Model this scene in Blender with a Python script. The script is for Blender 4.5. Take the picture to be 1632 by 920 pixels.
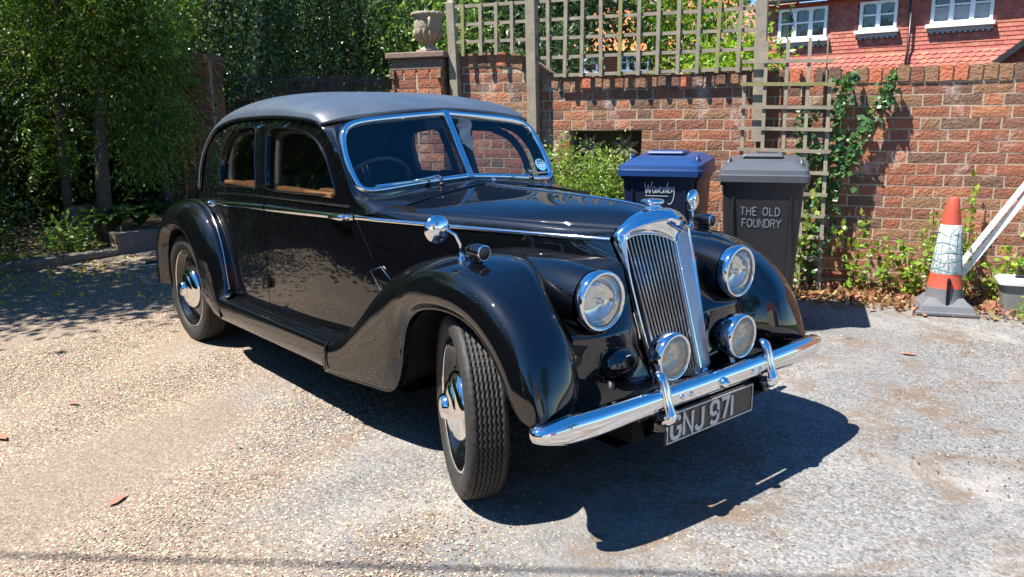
import bpy, bmesh, math, random
import numpy as np
from mathutils import Vector, Matrix
from mathutils.geometry import delaunay_2d_cdt
R = math.radians
rng = np.random.default_rng(7)
random.seed(7)
for o in list(bpy.data.objects): bpy.data.objects.remove(o)
scene = bpy.context.scene
col = scene.collection

# ---------------- camera, sky, sun ----------------
cd = bpy.data.cameras.new('camera'); cam = bpy.data.objects.new('camera', cd); col.objects.link(cam)
cd.sensor_width = 36; cd.lens = 28.02; cd.clip_end = 600; cd.clip_start = 0.05
cam.matrix_world = (Matrix.Translation((2.3051, -2.3601, 1.3861)) @ Matrix.Rotation(R(139.8926 - 90), 4, 'Z')
                    @ Matrix.Rotation(R(90 - 11.9877), 4, 'X') @ Matrix.Rotation(R(-0.466), 4, 'Z'))
scene.camera = cam
SUN = Vector((-0.20, -0.53, 1.0)).normalized()
w = bpy.data.worlds.new('World'); scene.world = w; w.use_nodes = True
nt = w.node_tree; nt.nodes.clear()
sky = nt.nodes.new('ShaderNodeTexSky'); sky.sky_type = 'NISHITA'; sky.sun_disc = False
sky.sun_elevation = math.asin(SUN.z); sky.sun_rotation = math.atan2(SUN.x, SUN.y)
sky.air_density = 1.0; sky.dust_density = 0.15; sky.ozone_density = 6.0
bg = nt.nodes.new('ShaderNodeBackground'); bg.inputs['Strength'].default_value = 0.085
wo = nt.nodes.new('ShaderNodeOutputWorld')
hs0 = nt.nodes.new('ShaderNodeHueSaturation'); hs0.inputs['Saturation'].default_value = 1.28; nt.links.new(sky.outputs[0], hs0.inputs['Color']); nt.links.new(hs0.outputs[0], bg.inputs[0]); nt.links.new(bg.outputs[0], wo.inputs[0])
sd = bpy.data.lights.new('sun', 'SUN'); sd.energy = 5.0; sd.angle = R(0.53); sd.color = (1.0, .955, .89)
so = bpy.data.objects.new('sun', sd); col.objects.link(so)
so.rotation_euler = SUN.to_track_quat('Z', 'Y').to_euler(); so.location = (0, 0, 20)
scene.view_settings.view_transform = 'Standard'; scene.view_settings.look = 'None'
scene.view_settings.exposure = 1.35; scene.view_settings.gamma = 1.0
scene.render.engine = 'CYCLES'
scene.cycles.max_bounces = 10; scene.cycles.transparent_max_bounces = 24
scene.cycles.sample_clamp_indirect = 8

# ---------------- materials ----------------
MATS = {}
def mat(name, base=(.5,.5,.5), rough=.6, metal=0, spec=.5, coat=0, noise=None, bump=None, rand=None, trans=None, pos=False, croughness=.03, coat_ior=1.5):
    """noise=(scale, colour2, contrast); bump=(scale, strength, distance); rand=(hue, value) spread per object/island"""
    m = bpy.data.materials.new(name); m.use_nodes = True; n = m.node_tree; N = n.nodes; L = n.links
    p = N['Principled BSDF']
    p.inputs['Base Color'].default_value = (*base, 1); p.inputs['Roughness'].default_value = rough
    p.inputs['Metallic'].default_value = metal; p.inputs['Specular IOR Level'].default_value = spec
    if coat: p.inputs['Coat IOR'].default_value = coat_ior; p.inputs['Coat Weight'].default_value = coat; p.inputs['Coat Roughness'].default_value = croughness
    if pos:
        g = N.new('ShaderNodeNewGeometry'); vec = g.outputs['Position']
    else:
        tc = N.new('ShaderNodeTexCoord'); vec = tc.outputs['Object']
    colour = None
    if noise:
        t = N.new('ShaderNodeTexNoise'); t.inputs['Scale'].default_value = noise[0]; t.inputs['Detail'].default_value = 6
        t.inputs['Roughness'].default_value = .62
        L.new(vec, t.inputs['Vector'])
        r = N.new('ShaderNodeMapRange'); c = noise[2]
        r.inputs[1].default_value = .5 - c; r.inputs[2].default_value = .5 + c
        L.new(t.outputs['Fac'], r.inputs[0])
        mx = N.new('ShaderNodeMix'); mx.data_type = 'RGBA'
        mx.inputs[6].default_value = (*base, 1); mx.inputs[7].default_value = (*noise[1], 1)
        L.new(r.outputs[0], mx.inputs[0]); colour = mx.outputs[2]
    if rand:
        hs = N.new('ShaderNodeHueSaturation')
        if rand[2] == 'island':
            g2 = N.new('ShaderNodeNewGeometry'); rv = g2.outputs['Random Per Island']
        else:
            oi = N.new('ShaderNodeObjectInfo'); rv = oi.outputs['Random']
        wn = N.new('ShaderNodeTexWhiteNoise'); wn.noise_dimensions = '1D'; L.new(rv, wn.inputs['W'])
        sep = N.new('ShaderNodeSeparateColor'); L.new(wn.outputs['Color'], sep.inputs[0])
        a = N.new('ShaderNodeMapRange'); a.inputs[3].default_value = .5 - rand[0]; a.inputs[4].default_value = .5 + rand[0]
        b = N.new('ShaderNodeMapRange'); b.inputs[3].default_value = 1 - rand[1]; b.inputs[4].default_value = 1 + rand[1]
        L.new(sep.outputs[0], a.inputs[0]); L.new(sep.outputs[1], b.inputs[0])
        L.new(a.outputs[0], hs.inputs['Hue']); L.new(b.outputs[0], hs.inputs['Value'])
        if colour: L.new(colour, hs.inputs['Color'])
        else: hs.inputs['Color'].default_value = (*base, 1)
        colour = hs.outputs[0]
    if colour: L.new(colour, p.inputs['Base Color'])
    if bump:
        t = N.new('ShaderNodeTexNoise'); t.inputs['Scale'].default_value = bump[0]; t.inputs['Detail'].default_value = 4
        L.new(vec, t.inputs['Vector'])
        b = N.new('ShaderNodeBump'); b.inputs['Strength'].default_value = bump[1]; b.inputs['Distance'].default_value = bump[2]
        L.new(t.outputs['Fac'], b.inputs['Height']); L.new(b.outputs[0], p.inputs['Normal'])
        if coat: L.new(b.outputs[0], p.inputs['Coat Normal'])
    if trans:
        tr = N.new('ShaderNodeBsdfTranslucent'); ms = N.new('ShaderNodeMixShader'); ms.inputs[0].default_value = trans[0]
        h2 = N.new('ShaderNodeHueSaturation'); h2.inputs['Value'].default_value = trans[1]; h2.inputs['Saturation'].default_value = 1.1
        if colour: L.new(colour, h2.inputs['Color'])
        else: h2.inputs['Color'].default_value = (*base, 1)
        L.new(h2.outputs[0], tr.inputs[0])
        o = N['Material Output']; L.new(p.outputs[0], ms.inputs[1]); L.new(tr.outputs[0], ms.inputs[2]); L.new(ms.outputs[0], o.inputs[0])
    MATS[name] = m
    return m
def glass(name, tint=(.8,.85,.85), rough=0., refl=1.0, base_refl=0.0):
    m = bpy.data.materials.new(name); m.use_nodes = True; n = m.node_tree; N = n.nodes; L = n.links
    N.remove(N['Principled BSDF']); o = N['Material Output']
    t = N.new('ShaderNodeBsdfTransparent'); t.inputs[0].default_value = (*tint, 1)
    g = N.new('ShaderNodeBsdfGlossy'); g.inputs['Roughness'].default_value = rough; g.inputs[0].default_value = (refl, refl, refl, 1)
    ge = N.new('ShaderNodeNewGeometry'); dp = N.new('ShaderNodeVectorMath'); dp.operation = 'DOT_PRODUCT'
    L.new(ge.outputs['Incoming'], dp.inputs[0]); L.new(ge.outputs['Normal'], dp.inputs[1])
    ab = N.new('ShaderNodeMath'); ab.operation = 'ABSOLUTE'; L.new(dp.outputs['Value'], ab.inputs[0])
    iv = N.new('ShaderNodeMath'); iv.operation = 'SUBTRACT'; iv.inputs[0].default_value = 1; L.new(ab.outputs[0], iv.inputs[1])
    pw = N.new('ShaderNodeMath'); pw.operation = 'POWER'; pw.inputs[1].default_value = 5; L.new(iv.outputs[0], pw.inputs[0])
    f = N.new('ShaderNodeMath'); f.operation = 'MULTIPLY_ADD'; f.inputs[1].default_value = .9; f.inputs[2].default_value = .07; L.new(pw.outputs[0], f.inputs[0])
    a = N.new('ShaderNodeMath'); a.operation = 'MULTIPLY_ADD'; a.inputs[1].default_value = 1.0; a.inputs[2].default_value = base_refl
    a.use_clamp = True
    ms = N.new('ShaderNodeMixShader')
    L.new(f.outputs[0], a.inputs[0]); L.new(a.outputs[0], ms.inputs[0]); L.new(t.outputs[0], ms.inputs[1]); L.new(g.outputs[0], ms.inputs[2]); L.new(ms.outputs[0], o.inputs[0])
    MATS[name] = m
    return m

paint = mat('car_black', (.0008,.0011,.0022), .5, spec=.05, coat=1.0, bump=(1.6,.03,.02), croughness=.016, coat_ior=1.78)
chrome = mat('chrome', (.83,.84,.86), .045, metal=1, bump=(14,.03,.004))
chrome_worn = mat('chrome_worn', (.72,.72,.72), .16, metal=1, bump=(90,.05,.002))
rubber = mat('tyre_rubber', (.017,.0165,.0165), .62, spec=.35, noise=(25,(.032,.030,.028),.3), bump=(160,.12,.003))
dark = mat('dark_matte', (.006,.006,.006), .8, spec=.2)
fabric = mat('roof_fabric', (.042,.058,.080), .36, spec=.8, noise=(4,(.072,.090,.114),.2), bump=(520,.35,.002))
gasket = mat('black_rubber', (.01,.01,.011), .5)
lens_g = mat('lens_glass', (.55,.56,.55), .08, spec=.8, coat=.6)
tan = mat('tan_wood', (.20,.10,.045), .3, noise=(20,(.17,.07,.025),.3), coat=.4)
leather = mat('seat_leather', (.03,.022,.02), .5, noise=(9,(.05,.04,.035),.3))
plate_m = mat('plate_black', (.018,.018,.02), .35, noise=(40,(.035,.034,.034),.3))
silver = mat('plate_silver', (.66,.66,.64), .42, metal=.2, noise=(60,(.4,.4,.38),.3))
badge_blue = mat('badge_blue', (.01,.015,.06), .2, coat=1)
blue_disc = mat('blue_paper', (.12,.42,.62), .6)
white_m = mat('plain_white', (.75,.76,.75), .7)
glassw = glass('windscreen_glass', (.74,.78,.80), base_refl=.0)
glasss = glass('side_glass', (.76,.79,.79), base_refl=.0)

# ---------------- helpers ----------------
def tag(o, label=None, cat=None, group=None, kind=None):
    if label: o['label'] = label
    if cat: o['category'] = cat
    if group: o['group'] = group
    if kind: o['kind'] = kind
    return o
def empty(name, loc=(0,0,0), rz=0, **k):
    o = bpy.data.objects.new(name, None); col.objects.link(o); o.location = loc; o.rotation_euler = (0,0,rz); o.empty_display_size = .1
    return tag(o, **k)
def obj(name, mesh, parent=None, **k):
    o = bpy.data.objects.new(name, mesh); col.objects.link(o)
    if parent: o.parent = parent
    return tag(o, **k)
def mk(name, V, F, m, parent=None, smooth=False, normals=None, **k):
    me = bpy.data.meshes.new(name); me.from_pydata([tuple(map(float, v)) for v in V], [], F); me.update()
    ms = m if isinstance(m, (list, tuple)) else [m]
    for x in ms: me.materials.append(x)
    if smooth: me.polygons.foreach_set('use_smooth', [True]*len(me.polygons))
    if normals is not None: me.normals_split_custom_set_from_vertices([tuple(map(float, q)) for q in normals])
    return obj(name, me, parent, **k)
def fast_mesh(name, V, F, m, midx=None, smooth=False):
    """V (n,3), F (k,3|4) numpy"""
    me = bpy.data.meshes.new(name); V = np.ascontiguousarray(V, np.float32); F = np.ascontiguousarray(F, np.int32); k = F.shape[1]
    me.vertices.add(len(V)); me.vertices.foreach_set('co', V.ravel())
    me.loops.add(F.size); me.loops.foreach_set('vertex_index', F.ravel())
    me.polygons.add(len(F)); me.polygons.foreach_set('loop_start', np.arange(0, F.size, k, dtype=np.int32))
    try: me.polygons.foreach_set('loop_total', np.full(len(F), k, np.int32))
    except Exception: pass
    for x in (m if isinstance(m, (list, tuple)) else [m]): me.materials.append(x)
    if midx is not None: me.polygons.foreach_set('material_index', np.ascontiguousarray(midx, np.int32))
    if smooth: me.polygons.foreach_set('use_smooth', np.ones(len(F), bool))
    me.update(calc_edges=True); me.validate()
    return me
class MB:
    """collects shapes into one mesh"""
    def __init__(s): s.V = []; s.F = []
    def add(s, V, F):
        b = len(s.V); s.V += [tuple(v) for v in V]; s.F += [tuple(i + b for i in f) for f in F]
    def box(s, c, d, rot=None, taper=1):
        hx, hy, hz = d[0]/2, d[1]/2, d[2]/2; V = []
        for z in (-1, 1):
            t = taper if z > 0 else 1
            for x, y in ((-1,-1),(1,-1),(1,1),(-1,1)): V.append(Vector((x*hx*t, y*hy*t, z*hz)))
        if rot: V = [rot @ v for v in V]
        V = [v + Vector(c) for v in V]
        s.add(V, [(3,2,1,0),(4,5,6,7),(0,1,5,4),(1,2,6,5),(2,3,7,6),(3,0,4,7)])
    def bar(s, a, b, wd, ht, up=(0,0,1)):
        a, b = Vector(a), Vector(b); d = (b-a); l = d.length; x = d.normalized(); u = Vector(up); y = u.cross(x).normalized(); z = x.cross(y)
        V = []
        for t in (0, l):
            for p, q in ((-1,-1),(1,-1),(1,1),(-1,1)): V.append(a + x*t + y*(p*wd/2) + z*(q*ht/2))
        s.add(V, [(3,2,1,0),(4,5,6,7),(0,1,5,4),(1,2,6,5),(2,3,7,6),(3,0,4,7)])
    def tube(s, pts, r, n=8, closed=False, caps=True, squash=1, up=None):
        P = [Vector(p) for p in pts]; m = len(P); rr = r if isinstance(r, (list, tuple)) else [r]*m; V = []; F = []
        prev = None
        for i in range(m):
            if closed: t = P[(i+1) % m] - P[i-1]
            else: t = P[min(i+1, m-1)] - P[max(i-1, 0)]
            t.normalize()
            if prev is None:
                u = Vector(up) if up else (Vector((0,0,1)) if abs(t.z) < .9 else Vector((1,0,0)))
            else: u = prev
            u = (u - t*u.dot(t)).normalized(); v = t.cross(u); prev = u
            for k in range(n):
                a = 2*math.pi*k/n; V.append(P[i] + (u*math.cos(a)*squash + v*math.sin(a))*rr[i])
        for i in range(m if closed else m-1):
            j = (i+1) % m
            for k in range(n): F.append((i*n+k, i*n+(k+1) % n, j*n+(k+1) % n, j*n+k))
        if caps and not closed: F.append(tuple(range(n))[::-1]); F.append(tuple(range((m-1)*n, m*n)))
        s.add(V, F)
    def lathe(s, prof, n=24, mt=None, caps=True):
        """prof [(r, z)] round local z"""
        V = []; F = []
        for r, z in prof:
            for k in range(n):
                a = 2*math.pi*k/n; v = Vector((r*math.cos(a), r*math.sin(a), z)); V.append(mt @ v if mt else v)
        for i in range(len(prof)-1):
            for k in range(n): F.append((i*n+k, i*n+(k+1) % n, (i+1)*n+(k+1) % n, (i+1)*n+k))
        if caps:
            F.append(tuple(range(n))[::-1]); F.append(tuple(range((len(prof)-1)*n, len(prof)*n)))
        s.add(V, F)
    def sheet(s, G, flip=False):
        nu, nv = len(G), len(G[0]); V = [p for r in G for p in r]; F = []
        for i in range(nu-1):
            for j in range(nv-1):
                q = (i*nv+j, (i+1)*nv+j, (i+1)*nv+j+1, i*nv+j+1); F.append(q[::-1] if flip else q)
        s.add(V, F)
    def build(s, name, m, parent=None, smooth=False, bevel=0, auto=None, **k):
        o = mk(name, s.V, s.F, m, parent, smooth, **k)
        if auto is not None:
            bm = bmesh.new(); bm.from_mesh(o.data)
            for e in bm.edges:
                if len(e.link_faces) == 2 and e.calc_face_angle(0) > auto: e.smooth = False
            bm.to_mesh(o.data); bm.free()
        if bevel:
            b = o.modifiers.new('bevel', 'BEVEL'); b.width = bevel; b.segments = 2; b.limit_method = 'ANGLE'
        return o
def cr1(P, n):
    """Catmull-Rom through rows of P (m, ...) -> n samples"""
    P = np.asarray(P, float); m = len(P); Q = np.concatenate([[2*P[0]-P[1]], P, [2*P[-1]-P[-2]]])
    t = np.linspace(0, m-1, n); i = np.minimum(t.astype(int), m-2); f = (t-i).reshape((-1,)+(1,)*(P.ndim-1))
    a, b, c, d = Q[i], Q[i+1], Q[i+2], Q[i+3]
    return .5*((2*b)+(-a+c)*f+(2*a-5*b+4*c-d)*f*f+(-a+3*b-3*c+d)*f**3)
def patch(G, nu, nv):
    G = np.asarray(G, float); A = cr1(G, nu); return cr1(A.transpose(1,0,2), nv).transpose(1,0,2)
def spl(xs, ys):
    xs = np.array(xs, float); ys = np.array(ys, float); m = np.gradient(ys, xs)
    def f(x):
        x = min(max(x, xs[0]), xs[-1]); i = min(int(np.searchsorted(xs, x, side='right'))-1, len(xs)-2); h = xs[i+1]-xs[i]; t = (x-xs[i])/h
        return (2*t**3-3*t**2+1)*ys[i]+(t**3-2*t**2+t)*h*m[i]+(-2*t**3+3*t**2)*ys[i+1]+(t**3-t**2)*h*m[i+1]
    return f
def axis_mat(origin, zdir, xdir=(0,0,1)):
    z = Vector(zdir).normalized(); x = Vector(xdir); x = (x - z*x.dot(z)).normalized(); y = z.cross(x)
    m = Matrix((x, y, z)).transposed().to_4x4(); m.translation = Vector(origin); return m
def msheet(name, G, m, parent, side=1, flip=False, thick=0, **k):
    """patch grid mirrored to the given side (y*=side)"""
    G = np.array(G, float).copy(); G[..., 1] *= side
    b = MB(); b.sheet([[tuple(p) for p in r] for r in G], flip=(side < 0) ^ flip)
    o = b.build(name, m, parent, smooth=True, **k)
    if thick:
        s = o.modifiers.new('solid', 'SOLIDIFY'); s.thickness = thick; s.offset = -1; s.use_rim = True
    return o

# stroke lettering: polylines in a unit cell (x 0..w, y 0..1)
GL = {
 'G': (.62, [[(.58,.80),(.50,.95),(.36,1),(.2,1),(.06,.9),(0,.75),(0,.25),(.06,.1),(.2,0),(.42,0),(.56,.1),(.62,.25),(.62,.46),(.36,.46)]]),
 'N': (.6, [[(0,0),(0,1),(.6,0),(.6,1)]]),
 'J': (.5, [[(.5,1),(.5,.22),(.42,.06),(.28,0),(.18,0),(.06,.08),(0,.24)]]),
 '9': (.55, [[(.55,.55),(.45,.44),(.12,.44),(0,.56),(0,.88),(.12,1),(.43,1),(.55,.88),(.55,.2),(.43,0),(.12,0),(0,.14)]]),
 '7': (.55, [[(0,1),(.55,1),(.2,0)]]),
 '1': (.05, [[(.02,0),(.02,1)]]),
 'T': (.6, [[(0,1),(.6,1)],[(.3,1),(.3,0)]]), 'H': (.55, [[(0,0),(0,1)],[(.55,0),(.55,1)],[(0,.5),(.55,.5)]]),
 'E': (.5, [[(.5,1),(0,1),(0,0),(.5,0)],[(0,.52),(.42,.52)]]), 'O': (.66, [[(.33,0),(.1,.12),(0,.4),(0,.62),(.1,.9),(.33,1),(.56,.9),(.66,.62),(.66,.4),(.56,.12),(.33,0)]]),
 'L': (.48, [[(0,1),(0,0),(.48,0)]]), 'D': (.58, [[(0,0),(0,1),(.3,1),(.5,.85),(.58,.6),(.58,.4),(.5,.15),(.3,0),(0,0)]]),
 'A': (.6, [[(0,0),(.3,1),(.6,0)],[(.1,.34),(.5,.34)]]), 'U': (.55, [[(0,1),(0,.25),(.1,.05),(.27,0),(.45,.05),(.55,.25),(.55,1)]]),
 'R': (.55, [[(0,0),(0,1),(.38,1),(.52,.88),(.52,.65),(.38,.52),(0,.52)],[(.3,.52),(.55,0)]]), 'Y': (.6, [[(0,1),(.3,.5),(.6,1)],[(.3,.5),(.3,0)]]), ' ': (.35, []), 'F': (.5, [[(.5,1),(0,1),(0,0)],[(0,.52),(.4,.52)]]),
}
def strokes(mb, lines, wd, mt, depth=.001):
    """flat ribbons of width wd with mitred joints, extruded by depth; mt maps (x, y, 0) to place"""
    for ln in lines:
        P = [Vector((a, b)) for a, b in ln]; n = len(P)
        if n < 2: continue
        closed = (P[0]-P[-1]).length < 1e-6
        T = []
        for i in range(n):
            if closed: d1 = (P[i]-P[i-1 if i > 0 else n-2]); d2 = (P[(i+1) if i < n-1 else 1]-P[i])
            else: d1 = P[i]-P[i-1] if i > 0 else P[1]-P[0]; d2 = P[i+1]-P[i] if i < n-1 else P[-1]-P[-2]
            d1 = d1.normalized(); d2 = d2.normalized(); t = (d1+d2)
            t = t.normalized() if t.length > 1e-3 else d1
            c = max(.45, t.dot(d1)); T.append(Vector((-t.y, t.x))*(wd/2/c))
        V = []
        for z in (0, depth):
            for i in range(n): V += [mt @ Vector((*(P[i]+T[i]), z)), mt @ Vector((*(P[i]-T[i]), z))]
        F = []
        m = 2*n
        for i in range(n-1):
            a = 2*i
            F += [(m+a, m+a+1, m+a+3, m+a+2), (a, a+2, a+3, a+1), (a, m+a, m+a+2, a+2), (a+1, a+3, m+a+3, m+a+1)]
        if not closed: F += [(0, 1, m+1, m), (m-2, 2*m-2, 2*m-1, m-1)]
        mb.add(V, F)
def text_lines(s, h, gap, x0=0, y0=0):
    out = []; x = x0
    for ch in s:
        wd, ls = GL[ch]
        out += [[(x+a*h, y0+b*h) for a, b in l] for l in ls]; x += wd*h+gap
    return out, x-gap

# =====================================================================
# THE CAR  (x forward from the front axle, y to its left, z up)
# =====================================================================
car = empty('saloon_car', (0,0,0), label='glossy black vintage four-door saloon car with grey fabric roof and chrome radiator grille', cat='car')
wb_f = spl([-3.6,-3.3,-3.0,-2.7,-2.35,-2.0,-1.6,-1.2,-.80,-.55], [.37,.47,.585,.655,.692,.702,.695,.665,.605,.55])
wt_f = spl([-3.3,-3.0,-2.65,-2.3,-2.0,-1.5,-1.05,-.8], [.42,.51,.572,.595,.605,.612,.608,.598])
def sw(x, z):
    wv = wb_f(x)
    if z < .97: q = (.97-z)/.6; return wv - .012*q*q + .045*max(0, x+1.5)*q
    t = (z-.97)/.43; return wv - (wv-wt_f(x))*(.6*t+.4*t*t)
def side_normal(x, z, s):
    e = .004; dx = (sw(x+e,z)-sw(x-e,z))/(2*e); dz = (sw(x,z+e)-sw(x,z-e))/(2*e)
    return Vector((-dx, 1, -dz)).normalized(), s
def inpoly(x, y, P):
    P = [(float(p[0]), float(p[1])) for p in P]
    c = False; n = len(P); j = n-1
    for i in range(n):
        if (P[i][1] > y) != (P[j][1] > y) and x < (P[j][0]-P[i][0])*(y-P[i][1])/(P[j][1]-P[i][1])+P[i][0]: c = not c
        j = i
    return c
def dens(P, step=.03, closed=True):
    out = []; n = len(P)
    for i in range(n if closed else n-1):
        a = np.array(P[i], float); b = np.array(P[(i+1) % n], float); k = max(1, int(np.linalg.norm(b-a)/step))
        for q in range(k): out.append(tuple(a+(b-a)*q/k))
    if not closed: out.append(tuple(P[-1]))
    return out
def smooth_closed(P, n):
    P = np.array(P, float); m = len(P); t = np.linspace(0, m, n, endpoint=False); i = t.astype(int); f = (t-i)[:,None]
    a, b, c, d = P[(i-1) % m], P[i % m], P[(i+1) % m], P[(i+2) % m]
    return [tuple(map(float, q)) for q in .5*((2*b)+(-a+c)*f+(2*a-5*b+4*c-d)*f*f+(-a+3*b-3*c+d)*f**3)]
def side_panel(name, outer, holes, s, parent, off=0.0, step=.045, rim=.022, **k):
    outer = dens(outer); H = [list(map(tuple, h)) for h in holes]
    pts = list(outer); edges = [(i, (i+1) % len(outer)) for i in range(len(outer))]
    for h in H:
        b = len(pts); pts += h; edges += [(b+i, b+(i+1) % len(h)) for i in range(len(h))]
    xs = [p[0] for p in outer]; zs = [p[1] for p in outer]
    allb = np.array(pts)
    x = min(xs)
    while x < max(xs):
        z = min(zs)
        while z < max(zs):
            if inpoly(x, z, outer) and not any(inpoly(x, z, h) for h in H) and np.min(np.hypot(allb[:,0]-x, allb[:,1]-z)) > step*.45: pts.append((x, z))
            z += step
        x += step
    r = delaunay_2d_cdt([Vector(p) for p in pts], edges, [], 0, 1e-6)
    P2, F2 = r[0], r[2]; F = []
    for f in F2:
        cx = sum(P2[i].x for i in f)/len(f); cz = sum(P2[i].y for i in f)/len(f)
        if inpoly(cx, cz, outer) and not any(inpoly(cx, cz, h) for h in H): F.append(tuple(f))
    V = []; Nn = []
    for p in P2:
        n, _ = side_normal(p.x, p.y, s); y = sw(p.x, p.y)+off
        V.append((p.x, y*s, p.y)); Nn.append((n.x, n.y*s, n.z))
    FF = []
    for f in F:
        a, b, c = (Vector(V[f[i]]) for i in range(3)); g = (b-a).cross(c-a)
        FF.append(f if g.dot(Vector(Nn[f[0]])) > 0 else f[::-1])
    for loop, sg in [(outer, 1)]+[(h, -1) for h in H]:
        n = len(loop); b = len(V); area = sum(loop[i][0]*loop[(i+1)%n][1]-loop[(i+1)%n][0]*loop[i][1] for i in range(n))
        for i, p in enumerate(loop):
            q0, q1 = loop[i-1], loop[(i+1) % n]; t = Vector((q1[0]-q0[0], q1[1]-q0[1])).normalized()
            nn = Vector((t.y, 0, -t.x))*(1 if area > 0 else -1)*sg
            y = sw(*p)+off
            V += [(p[0], y*s, p[1]), (p[0], (y-rim)*s, p[1])]; Nn += [tuple(nn)]*2
        for i in range(n):
            j = (i+1) % n; q = (b+2*i, b+2*j, b+2*j+1, b+2*i+1)
            a, c, d = Vector(V[q[0]]), Vector(V[q[1]]), Vector(V[q[2]]); g = (c-a).cross(d-a)
            FF.append(q if g.dot(Vector(Nn[q[0]])) > 0 else q[::-1])
    return mk(name, V, FF, paint, parent, smooth=True, normals=Nn, **k)

rear_win = smooth_closed([(-2.215,1.035),(-2.26,1.085),(-2.275,1.19),(-2.245,1.285),(-2.17,1.333),(-2.03,1.350),(-1.89,1.355),(-1.835,1.34),(-1.815,1.29),(-1.785,1.19),(-1.745,1.075),(-1.755,1.047),(-1.81,1.043),(-2.0,1.038)], 70)
front_win = smooth_closed([(-1.60,1.048),(-1.625,1.075),(-1.65,1.18),(-1.675,1.30),(-1.668,1.338),(-1.62,1.350),(-1.48,1.352),(-1.32,1.342),(-1.205,1.317),(-1.125,1.277),(-1.055,1.21),(-1.01,1.13),(-.985,1.08),(-.99,1.058),(-1.05,1.053),(-1.3,1.048)], 80)
drip = [(-2.62,1.0),(-2.62,1.06),(-2.612,1.15),(-2.58,1.24),(-2.50,1.31),(-2.40,1.352),(-2.265,1.382),(-2.1,1.398),(-1.942,1.405),(-1.617,1.410),(-1.328,1.401),(-1.132,1.385)]
drip_s = [tuple(p) for p in cr1(np.array(drip), 50)]
def cut(poly, x0, x1):  # piece of the drip line
    return [p for p in poly if x0 <= p[0] <= x1]
g = .0035
bp = lambda z: -1.632 - (z-1.04)*.37 if z > 1.04 else -1.632 - (1.04-z)*.062      # pillar shut line
dfr = [(-.62,.58),(-.661,.656),(-.75,.824),(-.82,.921),(-.848,.975),(-.904,1.091),(-.950,1.18),(-.99,1.25),(-1.042,1.305),(-1.11,1.352)]
def topz(x): return np.interp(x, [p[0] for p in drip_s if True][::1], [p[1] for p in drip_s]) if x > -2.6 else 1.2
drx = np.array(drip_s); 
def side_parts(s):
    # front door: bottom edge curves up towards the wing
    top = [(x, z-.008) for x, z in cut(drip_s, bp(1.40)+.03, -1.14)]
    fd = [(bp(.34)+g,.335),(-1.45,.352),(-1.218,.380),(-1.0,.415),(-.85,.44),(-.70,.50)] + [(x-g, z) for x, z in dfr] + top[::-1] + [(bp(1.39)+g,1.39),(bp(1.2)+g,1.2),(bp(1.04)+g,1.04),(bp(.8)+g,.8),(bp(.55)+g,.55)]
    d = side_panel('front_door', fd, [front_win], s, car)
    top = [(x, z-.008) for x, z in cut(drip_s, -2.27, bp(1.40)-.03)]
    rd = [(-2.08,.305),(-1.85,.318),(bp(.345)-g,.332),(bp(.6)-g,.6),(bp(.9)-g,.9),(bp(1.04)-g,1.04),(bp(1.2)-g,1.2),(bp(1.39)-g,1.39)] + top[::-1] + [(-2.33,1.345),(-2.365,1.30),(-2.37,1.20),(-2.345,1.08),(-2.325,1.0),(-2.31,.93),(-2.285,.80),(-2.24,.667),(-2.17,.48)]
    e_ = side_panel('rear_door', rd, [rear_win], s, car)
    q = [(-2.10,.30),(-2.17,.48),(-2.24,.667),(-2.285,.80),(-2.31,.93),(-2.325,1.0),(-2.345,1.08),(-2.37,1.20),(-2.365,1.30),(-2.335,1.35),(-2.325,1.362)]
    q = [(x-2*g, z) for x, z in q] + [(x, z-.006) for x, z in drip_s if x < -2.345][::-1] + [(-2.68,.99),(-3.0,.97),(-3.25,.88),(-3.42,.7),(-3.5,.5),(-3.5,.30)]
    side_panel('quarter_panel', q, [], s, car)
    sc = [(-.56,.45),(-.56,.95),(-.68,.988),(-.848+g,.988)] + [(x+g, z) for x, z in dfr[:5]][::-1] + [(-.62+g,.45)]
    side_panel('scuttle_panel', sc, [], s, car, off=.001)
    b = MB(); b.tube([(x+g, s*(sw(x, z)+.0015), z) for x, z in dfr[:5]], .0022, 5); b.build('door_glint_tube', paint, d, smooth=True)  # thin tube added along the shut line to catch a highlight
    # inner lining so that the gaps read dark
    V = []; F = []; xs = np.linspace(-2.9,-.5,20); zs = np.linspace(.3,1.03,5)
    b = MB(); b.sheet([[(x, s*(sw(x,z)-.035), z) for z in zs] for x in xs]); b.build('door_lining', dark, car)
    # window glass, rubber and wooden cappings
    for w, dn in ((front_win, d), (rear_win, e_)):
        pr = [(x, s*(sw(x,z)-.016), z) for x, z in w]
        c = np.mean(np.array(pr), axis=0); V = pr+[tuple(c)]
        mk('window', V, [(i, (i+1) % len(pr), len(pr)) for i in range(len(pr))], glasss, dn, smooth=True)
        b = MB(); b.tube([(x, s*(sw(x,z)+.002), z) for x, z in w], .0055, 6, closed=True); b.build('window_frame', paint, dn, smooth=True)
        b = MB(); lo = sorted([p for p in w if p[1] < 1.10]); x0, x1 = lo[0][0]+.03, lo[-1][0]-.02
        b.box(((x0+x1)/2, s*(sw((x0+x1)/2,1.05)-.045), 1.052), (x1-x0, .05, .022)); b.box((x1-.10, s*(sw(x1,1.05)-.045), 1.068), (.16, .045, .012))
        b.build('window_capping', tan, dn, bevel=.004)
        b = MB(); hi = [p for p in w]; xb = min(p[0] for p in w); 
        b.tube([(x-.0+.035 if x < np.mean([q[0] for q in w]) else x-.03, s*(sw(x,z)-.05), z-.012) for x, z in w[::2]], .02, 6, closed=True); b.build('window_surround', leather, dn, smooth=True)
    return d, e_
doors = {s: side_parts(s) for s in (-1, 1)}

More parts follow.
